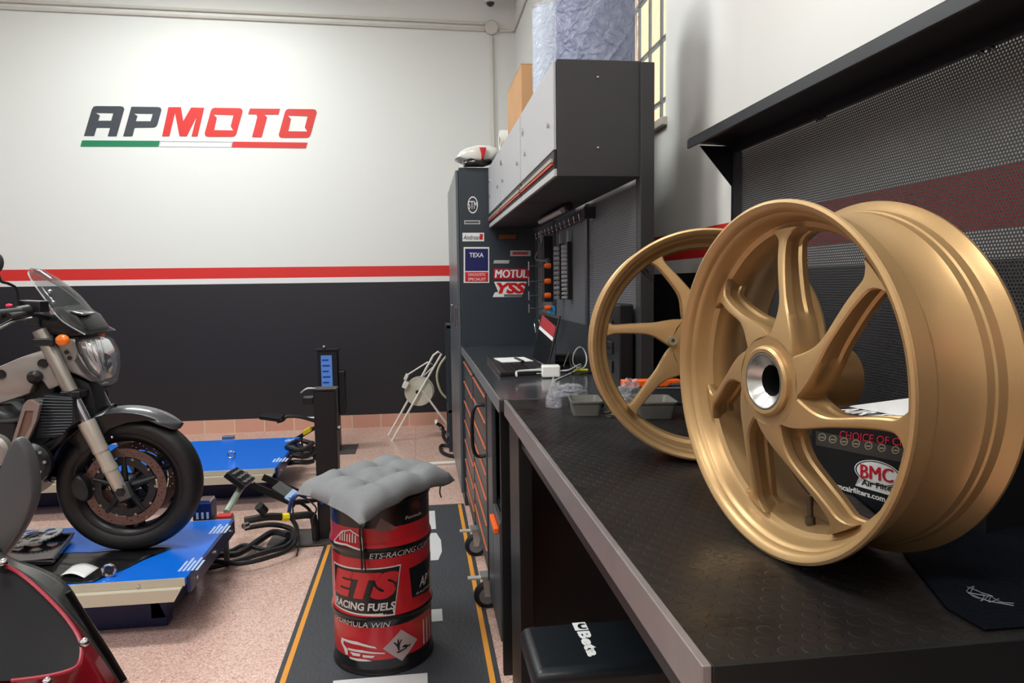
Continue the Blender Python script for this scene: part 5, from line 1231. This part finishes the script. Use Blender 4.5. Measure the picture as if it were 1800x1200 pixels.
# fork legs
for s_, y in ((-1, MY-.10), (1, MY+.10)):
    A = my(213, 862, MY-.10); B = my(70, 580, MY-.10); A.y = B.y = y
    D = (B-A)
    p = lambda t: A+D*t
    fk = obj('fork_leg', MB().tube([p(.0), p(.02), p(.13), p(.13), p(.16), p(.16), p(.25), p(.25), p(.28), p(.28), p(.42), p(.44)], [.020, .024, .026, .0285, .0285, .0265, .0265, .029, .029, .0275, .031, .030], 20), FORKG, mt, smooth=40); BASE[fk.name] = BASE[mt.name]
    obj('fork_tube', MB().tube([p(.44), p(.60)], .0205, 18), pm('fork_chrome', (190, 190, 196), .12, .9), fk)
    obj('clamp', MB().tube([p(.598), p(.625)], .034, 18), FBLK, fk)
    obj('fork_tube', MB().tube([p(.62), p(1.0)], .0255, 18), pm('fork_upper', (168, 163, 156), .25, .6), fk)
    obj('axle_lug', MB().obox(p(.0)+V((.008, 0, -.005)), (D, (0, 1, 0), D.cross(V((0, 1, 0)))), (.032, .016, .026)), pm('lug_grey', (84, 84, 84), .4, .5), fk, bevel=.006)
    obj('axle_nut', MB().cyl(p(0)+V((.004, s_*.016, 0)), p(0)+V((.004, s_*.024, 0)), .017, 6).cyl(p(0)+V((.004, s_*.024, 0)), p(0)+V((.004, s_*.027, 0)), .009, 16), BLACK, fk, smooth=0)
    cal = obj('brake_caliper', MB().pillow([WC_+V((-.148+.032*math.cos(t)-.01*math.sin(t), s_*.072, .010+.055*math.sin(t))) for t in [2*PI*k/16 for k in range(16)]], (0, 1, 0), .03, 4, .3), FBLK, mt, smooth=50)
A = my(213, 862, MY-.10); B = my(70, 580, MY-.10); D = B-A
for t, z in ((.61, 0), (.93, 0)):
    p = A+D*t; obj('yoke', MB().box(p.x-.03, p.x+.04, MY-.13, MY+.13, p.z-.014, p.z+.014), FBLK, mt, bevel=.005, smooth=0)
# mudguard: curved strip around the wheel
def guard(a0, a1, r, hw, m, name, drop=.03, taper=True, n=36):
    rows = []
    for i in range(n+1):
        t = i/n; an = D2(a0+(a1-a0)*t); tp = min(1, (min(t, 1-t)/.16))**.6 if taper else 1
        w_ = hw*(.25+.75*tp)
        row = []
        for j in range(11):
            q = (j/10-.5)*2; rr_ = r-drop*abs(q)**2.4
            row.append(WC_+V((rr_*math.cos(an), q*w_, rr_*math.sin(an))))
        rows.append(row)
    return obj(name, MB().grid(rows), m, mt, smooth=70, solid=.004)
guard(48, 128, .305, .07, DKS, 'mudguard', .030)
guard(98, 176, .318, .088, pm('guard_black', (18, 18, 20), .25, 0, .3), 'mudguard_rear', .045)
obj('mudguard_side', MB().prism([(WC_.x+r*math.cos(D2(a)), WC_.z+r*math.sin(D2(a))) for a, r in [(x, .292) for x in range(62, 138, 6)]]+[(WC_.x+r*math.cos(D2(a)), WC_.z+r*math.sin(D2(a))) for a, r in ((134, .20), (112, .205), (100, .235), (84, .255), (70, .275))], (), lambda u, v: V((u, MY-.078, v)), (0, .004, 0)), pm('guard_black', (18, 18, 20)), mt, smooth=0)
obj('mudguard_bolt', MB().sphere(my(197, 768, MY-.08), .006, 10), CHROME, mt)
# screen
ed = [(55, 471), (74, 474), (96, 487), (116, 502), (136, 520), (152, 540), (166, 562), (180, 583)]
inn = [(50, 478), (54, 490), (62, 502), (72, 516), (82, 530), (92, 545), (112, 566), (150, 588)]
rows = []
for e, i_, hw_ in zip(ed, inn, (.02, .055, .085, .105, .12, .13, .13, .13)):
    C_ = my(*e); S_ = my(*i_, MY-hw_); row = []
    for j in range(13):
        q = (j/12-.5)*2; k = abs(q)**2.2
        row.append(V((C_.x*(1-k)+S_.x*k, MY+q*hw_, C_.z*(1-k)+S_.z*k)))
    rows.append(row)
SMK = film_mat('smoked_screen', .30, (70, 74, 76))
SMK.node_tree.nodes['Bump'].inputs['Strength'].default_value = .0
obj('windscreen', MB().grid(rows), SMK, mt, smooth=80, solid=.003)
obj('screen_edge', MB().tube(spline([r_w[0] for r_w in reversed(rows)]+[r_w[-1] for r_w in rows], 3), .0028, 6), film_mat('clear_edge', .6, (210, 214, 214)), mt)
for p in ((88, 512), (94, 531)): obj('screen_bolt', MB().sphere(my(*p, MY-.10), .008, 10), CHROME, mt)
# instruments, housing
def slab(name, pts, y, half, m, parent=mt, inset=.2, **k):
    o = obj(name, MB().pillow([my(*p, y) for p in pts], (0, 1, 0), half, 5, inset), m, parent, smooth=50, **k); BASE[o.name] = BASE[mt.name]; return o
slab('instrument_pod', ((92, 548), (104, 540), (130, 536), (160, 552), (176, 575), (178, 586), (150, 590), (115, 588), (95, 580), (88, 565)), MY, .10, FBLK)
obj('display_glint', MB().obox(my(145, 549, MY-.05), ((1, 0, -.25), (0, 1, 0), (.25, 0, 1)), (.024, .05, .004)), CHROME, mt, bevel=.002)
# headlight
hs = slab('headlight_shell', ((112, 600), (128, 588), (150, 588), (158, 606), (150, 630), (165, 655), (178, 668), (150, 655), (128, 646), (112, 625)), MY, .085, SIL)
hl = slab('headlight_reflector', ((145, 596), (162, 589), (180, 597), (192, 618), (195, 645), (192, 664), (180, 660), (160, 638), (146, 615)), MY, .080, pm('reflector', (225, 227, 230), .12, .75), inset=.3)
obj('lamp_ring', MB().lathe(my(178, 636, MY-.04), (.75, -.55, -.1), [(.020, 0), (.036, 0), (.038, .008), (.036, .012), (.020, .010)], 32, closed=True), CHROME, hl)
obj('bulb_shade', MB().sphere(my(180, 638, MY-.045), .017, 14), pm('lamp_grey', (120, 122, 130), .2, .7), hl)
obj('shell_edge', MB().tube(spline([my(*p, MY-.087) for p in ((137, 592), (136, 606), (146, 628), (160, 650), (176, 662))], 5), .006, 8), FBLK, hl)
slab('headlight_lens', ((142, 595), (162, 585), (184, 594), (197, 618), (199, 648), (194, 676), (180, 664), (158, 642), (142, 615)), MY, .092, film_mat('headlight_glass', .07, (235, 238, 240)), inset=.3)
for p in ((117, 619), (122, 629)): obj('shell_bolt', MB().cyl(my(*p, MY-.086), my(*p, MY-.094), .008, 12), BLACK, mt)
INDO = pm('indicator_orange', (238, 118, 18), .2, 0, .5); 
for (p, y, sz) in (((110, 598), MY-.16, .024), ((174, 587), MY+.13, .022)):
    ind = obj('indicator', MB().sphere(my(*p, y), sz, 18, sc=(1, .7, .92)), INDO, mt, plabel='orange indicator lamp'); BASE[ind.name] = BASE[mt.name]
    q = my(*p, y); obj('stalk', MB().tube([q, V((q.x-.03, MY+(y-MY)*.5, q.z+.005))], .007, 8), FBLK, ind)
# handlebar, lever, mirror stem
HB = my(35, 552, MY-.33)
obj('handlebar', MB().tube(spline([my(82, 558, MY-.10), my(60, 552, MY-.20), my(40, 552, MY-.30), my(15, 556, MY-.40)], 6), .011, 10), FBLK, mt)
obj('grip', MB().tube([my(34, 549, MY-.30), my(-8, 554, MY-.42)], .018, 14), RUBBER, mt)
obj('throttle_housing', MB().tube([my(50, 546, MY-.26), my(28, 550, MY-.30)], .022, 12), BLACK, mt)
obj('kill_switch', MB().sphere(my(16, 537, MY-.32), .009, 10, sc=(1.3, 1, .8)), pm('pink_red', (205, 50, 80), .3), mt, plabel='pinkish red switch')
obj('brake_lever', MB().tube(spline([my(56, 558, MY-.26), my(40, 560, MY-.28), my(22, 564, MY-.33), my(2, 574, MY-.38), my(-12, 580, MY-.42)], 6), [.006]*12+[.007]*13, 10), CHROME, mt)
obj('brake_reservoir', MB().obox(my(60, 538, MY-.22), ((1, -.3, -.05), (.3, 1, 0), (0, 0, 1)), (.042, .022, .020)), FBLK, mt, bevel=.005)
obj('reservoir_cap', MB().obox(my(60, 529, MY-.22), ((1, -.3, -.05), (.3, 1, 0), (0, 0, 1)), (.046, .024, .002)), STEEL, mt)
obj('mirror_stem', MB().tube(spline([my(32, 545, MY-.24), my(31, 520, MY-.24), my(28, 506, MY-.25), my(14, 498, MY-.28), my(2, 494, MY-.30), my(-4, 478, MY-.31)], 6), .005, 8), FBLK, mt)
obj('mirror', MB().pillow([my(-14+16*math.cos(t), 462+20*math.sin(t), MY-.31) for t in [2*PI*k/18 for k in range(18)]], (1, .4, 0), .012, 3, .3), FBLK, mt)
obj('bar_clamp', MB().box(my(70, 560).x, my(96, 560).x, MY-.11, MY+.11, my(70, 572).z, my(70, 548).z), FBLK, mt, bevel=.006)
obj('clamp_bolt', MB().cyl(my(93, 548, MY-.115), my(93, 548, MY-.125), .011, 12), CHROME, mt)
# frame, engine, radiator
FR = ((-260, 700), (-60, 668), (0, 644), (40, 627), (82, 613), (100, 625), (106, 650), (118, 672), (96, 682), (86, 668), (70, 662), (58, 690), (30, 700), (-30, 720), (-260, 760))
for s_, y in ((-1, MY-.088), (1, MY+.088)):
    o = [my(*p, MY-.088) for p in FR]
    for q in o: q.y = y
    fr = obj('frame_spar', MB().pillow(o, (0, 1, 0), .022, 3, .06), SIL, mt, smooth=40); BASE[fr.name] = BASE[mt.name]
    for p in ((76, 639), (2, 658)):
        q = my(*p, MY-.11); q.y = y+s_*.024; obj('frame_plug', MB().lathe(q, (0, s_, 0), [(0, 0), (.014, 0), (.018, .003), (.018, -.004)], 18), BLACK, fr)
obj('head_block', MB().pillow([my(*p) for p in ((60, 668), (80, 655), (118, 672), (112, 692), (60, 698))], (0, 1, 0), .075, 3, .1), FBLK, mt)
rd = obj('radiator', MB().add(*[[(lambda q, y: V((q.x, y, q.z)))(my(*p, MY-.15), y) for y in (MY-.15, MY+.15) for p in ((76, 694), (126, 698), (134, 742), (98, 770), (62, 772))], [(0, 1, 2, 3, 4), (9, 8, 7, 6, 5)]+[(i, (i+1) % 5, (i+1) % 5+5, i+5) for i in range(5)]]), pm('radiator_black', (24, 28, 32), .45), mt, bevel=.004, smooth=0); BASE[rd.name] = BASE[mt.name]
mb = MB()
for k in range(13):
    a = my(68+.6*k, 700+5.4*k, MY-.152); b = my(128-(k-8)*4*(k > 8), 702+5.0*k, MY-.152); mb.tube([a, b], .0032, 6)
obj('fins', mb, pm('fin_grey', (52, 58, 64), .4, .4), rd)
# engine mount plate with slot
o = [(40, 712), (48, 703), (56, 702), (70, 712), (64, 738), (50, 770), (38, 792), (16, 790), (28, 752)]; ih = [(44, 722), (58, 722), (54, 745), (36, 780), (26, 780), (36, 748)]
f2 = lambda u, v: my(u, v, MY-.20)
mp = obj('mount_plate', MB().prism(o, [ih], f2, (0, .018, 0)), pm('mount_silver', (148, 132, 126), .35, .5), mt, bevel=.002, smooth=0); BASE[mp.name] = BASE[mt.name]
obj('mount_inner', MB().prism(ih, (), lambda u, v: my(u, v, MY-.192), (0, .008, 0)), pm('mount_brown', (120, 96, 88), .4, .4), mp, smooth=0)
en = slab('engine_block', ((-120, 715), (-20, 708), (40, 702), (72, 718), (80, 770), (84, 800), (82, 830), (60, 872), (10, 890), (-90, 890), (-130, 800)), MY, .17, pm('engine_black', (30, 30, 33), .4, .3), inset=.12)
obj('engine_cover', MB().lathe(my(56, 812, MY-.17), (0, -1, 0), [(.075, 0), (.075, .02), (.06, .035), (0, .04)], 32), pm('engine_black2', (34, 34, 38), .3, .3), en)
obj('engine_cover', MB().lathe(my(-8, 790, MY-.17), (0, -1, 0), [(.06, 0), (.06, .03), (.045, .04), (.02, .03), (0, .03)], 32), SIL, en)
for k in range(7): obj('engine_bolt', MB().cyl(my(56+22*math.cos(k*.9), 812+22*math.sin(k*.9), MY-.20), my(56+22*math.cos(k*.9), 812+22*math.sin(k*.9), MY-.212), .006, 8), STEEL, en)
obj('exhaust_pipe', MB().tube(spline([my(*p, MY-.12) for p in ((112, 745), (108, 765), (92, 780), (78, 792), (60, 830), (30, 870), (-40, 885))], 6), .020, 12), FBLK, mt)
obj('oil_line', MB().tube(spline([my(*p, MY-.17) for p in ((-10, 740), (30, 738), (40, 728), (52, 706))], 5), .009, 8), FBLK, mt)
for i, pts in enumerate((((50, 700), (58, 672), (60, 662), (52, 655), (44, 665), (46, 705)), ((84, 570), (104, 610), (98, 660), (110, 700)), ((100, 588), (128, 640), (150, 690), (152, 745), (150, 800), (155, 835)), ((120, 590), (160, 668), (172, 690), (168, 720), (172, 748)), ((90, 578), (132, 650), (166, 700), (182, 738)), ((68, 580), (90, 615), (88, 650), (96, 700)))):
    obj('cable', MB().tube(spline([my(*p, MY-.06+.02*i) for p in pts], 6), .0055+.001*(i % 2), 8), RUBBER, mt)
obj('horn', MB().lathe(my(64, 662, MY-.11), (0, -1, 0), [(.0, .0), (.024, 0), (.024, .02), (.012, .03), (0, .03)], 24), BLACK, mt)
obj('yoke_shroud', MB().pillow([my(*p, MY) for p in ((112, 640), (140, 655), (168, 668), (176, 690), (186, 740), (150, 752), (128, 700))], (0, 1, 0), .055, 4, .25), pm('shroud_black', (20, 22, 26), .5), mt)
# rest of the machine, left of the picture edge
obj('tank', MB().pillow([my(*p) for p in ((-420, 570), (-300, 525), (-160, 530), (-70, 570), (-35, 625), (-60, 655), (-150, 676), (-420, 668))], (0, 1, 0), .14, 6, .35), DKS, mt)
obj('seat', MB().pillow([my(*p) for p in ((-230, 600), (-240, 650), (-500, 640), (-520, 590), (-330, 600))], (0, 1, 0), .11, 4, .3), RUBBER, mt)
rw = obj('rear_wheel', MB().cyl(V((-2.50, MY-.12, ZL+.268)), V((-2.50, MY+.12, ZL+.268)), .010), STEEL, mt); BASE[rw.name] = BASE[mt.name]
moto_wheel(V((-2.50, MY, ZL+.268)), rw, False)
for y in (MY-.10, MY+.10): obj('swingarm', MB().tube([V((-2.5, y, ZL+.268)), V((-1.85, y, ZL+.32))], .03, 10), SIL, mt)

# ------------------------------------------------------------------ things on the near lift
ml = MB(); pts = [(-60, 992), (20, 985), (60, 965), (95, 950), (135, 940), (170, 962), (205, 980), (150, 1022), (146, 1044), (60, 1044), (-60, 1060)]
rows = []
C4 = [U(-60, 1066, 'z', ZL), U(146, 1052, 'z', ZL), U(212, 982, 'z', ZL), U(-60, 985, 'z', ZL)]
x0, x1 = C4[0].x, U(146, 1040, 'z', ZL).x
NR, NC = 26, 40; r_ = random.Random(9)
for i in range(NR+1):
    v = i/NR; y = LY0+.005+v*.30; row = []
    for j in range(NC+1):
        u = j/NC; xr = U(148, 1040, 'z', ZL).x+v*.16
        x = -2.1+(xr+2.1)*u
        h = .0035+.0022*math.sin(38*x+31*y+2*math.sin(22*y))+.0014*math.sin(90*y+25*x)
        row.append(V((x+.004*math.sin(40*y), y, ZL+.0012+max(0.0005, h))))
    rows.append(row)
obj('plastic_sheet', MB().grid(rows), pm('black_film', (24, 24, 26), .25), smooth=60, solid=.001, label='wrinkled black plastic sheet spread on the nearer lift under the tray', cat='sheet')
tq = [U(128, 938, 'z', ZL+.03), U(92, 984, 'z', ZL+.03), U(-40, 990, 'z', ZL+.03), U(-10, 940, 'z', ZL+.03)]
tcn = sum(tq, V())/4
ty = thing('drip_tray', (tcn.x, tcn.y, ZL), 'shallow black tray holding a sprocket under the motorcycle', 'tray')
a = tq[1]; b = tq[0]; ex = (tq[2]-tq[1]); ey = (tq[0]-tq[1])
zb = ZL+.014
m = MB(); m.prism([(0, 0), (1, 0), (1, 1), (0, 1)], (), lambda u, v: V((a.x+ex.x*u+ey.x*v, a.y+ex.y*u+ey.y*v, zb)), (0, 0, .004)); obj('floor', m, GLOSSB, ty, smooth=0)
cs = [V((q.x, q.y, ZL+.030)) for q in (a, a+ex, a+ex+ey, a+ey)]
obj('rim', MB().tube(cs, .007, 8, closed=True), pm('tray_edge', (70, 70, 72), .3), ty)
m = MB()
for i in range(4):
    p, q = cs[i], cs[(i+1) % 4]; m.add([p, q, V((q.x, q.y, zb)), V((p.x, p.y, zb))], [(0, 1, 2, 3)])
obj('side_wall', m, GLOSSB, ty, smooth=0, solid=.003)
for k in range(6): pass
skc = U(60, 947, 'z', ZL+.025); skc.z = zb+.005
def gear(R_, n, dep, k=4):
    o = []
    for i in range(n):
        for j, rr_ in enumerate((R_-dep, R_-dep*.3, R_, R_-dep*.3)):
            t = 2*PI*(i+j/4)/n; o.append((rr_*math.cos(t), rr_*math.sin(t)))
    return o
sk = thing('sprocket', skc, 'silver toothed chain sprocket lying in the black tray', 'sprocket')
arms = [circle2(.062*math.cos(t), .062*math.sin(t), .013, 14) for t in [2*PI*k/6 for k in range(6)]]
slots = [[(r*math.cos(t+d), r*math.sin(t+d)) for r, d in ((.048, -.22), (.082, -.30), (.086, 0), (.082, .30), (.048, .22), (.044, 0))] for t in [2*PI*k/6 for k in range(6)]]
m = MB(); m.prism(gear(.103, 40, .008), slots+[circle2(0, 0, .028, 24)], lambda u, v: skc+V((u, v, .012+.10*u)), (0, 0, .006)); obj('toothed_ring', m, pm('sprocket_steel', (205, 205, 205), .4, .2), sk, smooth=0)
m = MB()
for t in [2*PI*k/6+.52 for k in range(6)]: m.tube([skc+V((.04*math.cos(t), .04*math.sin(t), .018+.004*math.cos(t))), skc+V((.04*math.cos(t), .04*math.sin(t), .022+.004*math.cos(t))), ], .006, 8)
obj('bolt_bosses', m, STEEL, sk)
obj('hub_ring', MB().lathe(skc+V((0, 0, .018)), (-.1, 0, 1), [(.028, 0), (.036, 0), (.036, .004), (.028, .004)], 32, closed=True), CHROME, sk)
pq = quad_fn(U(106, 1012, 'z', ZL+.008), U(148, 1016, 'z', ZL+.008), U(128, 994, 'z', ZL+.008), U(174, 998, 'z', ZL+.008))
m = MB(); m.grid([[pq(i/10, j/4)+V((0, 0, .012*math.sin(PI*i/10)*(1 if j < 5 else 1)+.001)) for i in range(11)] for j in range(5)]); obj('paper_slip', m, pm('paper', (225, 225, 225)), smooth=60, solid=.0006, label='white curled paper slip on the black sheet beside the lifting eye', cat='paper')
wpd = U(232, 935, 'z', ZL)
# ------------------------------------------------------------------ red motorcycle in the foreground
rm = thing('red_motorcycle', (-.9, 1.0, 0), 'dark red motorcycle fairing with smoked screen in the lower left foreground', 'motorcycle')
FY = .95
RPT = pm('red_lacquer', (128, 10, 24), .2, .15, .8); SCR = pm('dark_screen', (52, 54, 54), .22, 0, .3); INS = pm('insert_black', (12, 12, 16), .35, 0, 0, spec=.2)
def fy(px, py, y=FY): return U(px, py, 'y', y)
def sheet(name, top, bot, m, bulge=.05, n=10, solid=.004, y0=FY, y1=FY, ext=None, k2=1):
    """curved skin between two picture-traced edges"""
    T_ = spline([fy(*p, y0) for p in top], 5); B_ = spline([fy(*p, y1) for p in bot], 5); rows = []
    for i in range(n+1):
        t = i/n; rows.append([a.lerp(b, t)+V((0, -bulge*math.sin(PI*t)*k2, 0)) for a, b in zip(T_, B_)])
    return obj(name, MB().grid(rows), m, rm, smooth=70, solid=solid)
# fairing body (red), bulging towards the camera
sheet('fairing', [(-140, 960), (-60, 975), (14, 998), (56, 1026), (93, 1055), (124, 1088), (150, 1122), (178, 1160), (214, 1215), (262, 1300)], [(-240, 1250), (-190, 1255), (-140, 1260), (-90, 1270), (-40, 1285), (0, 1300), (30, 1310), (60, 1330), (100, 1360), (160, 1420)], RPT, .05, 12, .004, .93, .80)
# black insert in the fairing
insp = [(-120, 985), (0, 990), (30, 1005), (62, 1030), (98, 1065), (124, 1096), (141, 1126), (143, 1150), (136, 1170), (112, 1181), (70, 1190), (20, 1196), (-120, 1200)]
def body_pt(px, py, off):
    """point on a gently convex surface facing the camera, off = distance in front of it"""
    y = .93-.16*max(0, (py-1000)/330)-.03
    return fy(px, py, y-off)
m = MB(); m.prism(insp, (), lambda u, v: body_pt(u, v, .016), lambda p: V((.0, .006, 0))); obj('intake_panel', m, INS, rm, smooth=0, plabel='glossy black insert')
obj('insert_edge', MB().tube(spline([body_pt(x, y, .017) for x, y in insp[1:-1]], 4), .0022, 6), pm('edge_pink', (150, 40, 56), .3), rm)
for p in ((148, 1129), (83, 1198)): obj('bolt', MB().sphere(body_pt(*p, .020), .0055, 12), CHROME, rm, plabel='bright screw head')
obj('bolt', MB().sphere(body_pt(5, 989, .022), .0055, 12), CHROME, rm)
# smoked screen standing behind the fairing edge
sheet('windscreen', [(-140, 940), (-60, 958), (0, 972), (26, 984), (70, 999), (104, 1017), (124, 1036), (142, 1066), (176, 1118), (220, 1192), (270, 1270)], [(-140, 965), (-60, 980), (0, 992), (20, 1000), (56, 1024), (92, 1053), (112, 1073), (130, 1092), (160, 1128), (206, 1198), (250, 1280)], SCR, .0, 4, .003, .99, .945)
obj('seal', MB().tube(spline([fy(*p, .955) for p in ((120, 1040), (134, 1062), (158, 1100), (190, 1150), (218, 1196))], 5), .0045, 8), GLOSSB, rm)
# mirror of the red machine
mp_ = [(38, 768), (46, 776), (58, 800), (64, 830), (66, 862), (60, 890), (46, 922), (26, 955), (2, 985), (-30, 1000), (-40, 960), (-10, 880), (10, 815), (28, 774)]
mr = obj('mirror', MB().pillow(spline([fy(*p, 1.12) for p in mp_], 3, closed=True), (.35, 1, 0), .009, 5, .10), pm('mirror_grey', (84, 86, 90), .35, .2), rm, smooth=60, plabel='grey mirror housing'); BASE[mr.name] = BASE[rm.name]
obj('mirror_stem', MB().tube([fy(-10, 970, 1.12), fy(-30, 1010, 1.02)], .012, 10), BLACK, mr)
# lower body and wheel outside the picture
obj('lower_body', MB().pillow([V((-.95+.42*math.cos(t), 1.05, .52+.24*math.sin(t))) for t in [2*PI*k/24 for k in range(24)]], (0, 1, 0), .10, 4, .3), RPT, rm, smooth=60)
rmw = obj('front_wheel', MB().cyl(V((-.78, .99, .27)), V((-.78, 1.13, .27)), .012), STEEL, rm); BASE[rmw.name] = BASE[rm.name]
moto_wheel(V((-.78, 1.06, .2685)), rmw, False)
# fine ribs on the headlight reflector and bolts on the fork clamps of the silver machine
for k in range(4):
    obj('reflector_rib', MB().tube(spline([my(150+9*k, 600-2*k, MY-.078), my(156+9*k, 622, MY-.082), my(166+8*k, 645+3*k, MY-.074)], 5), .0022, 6), CHROME, hl)
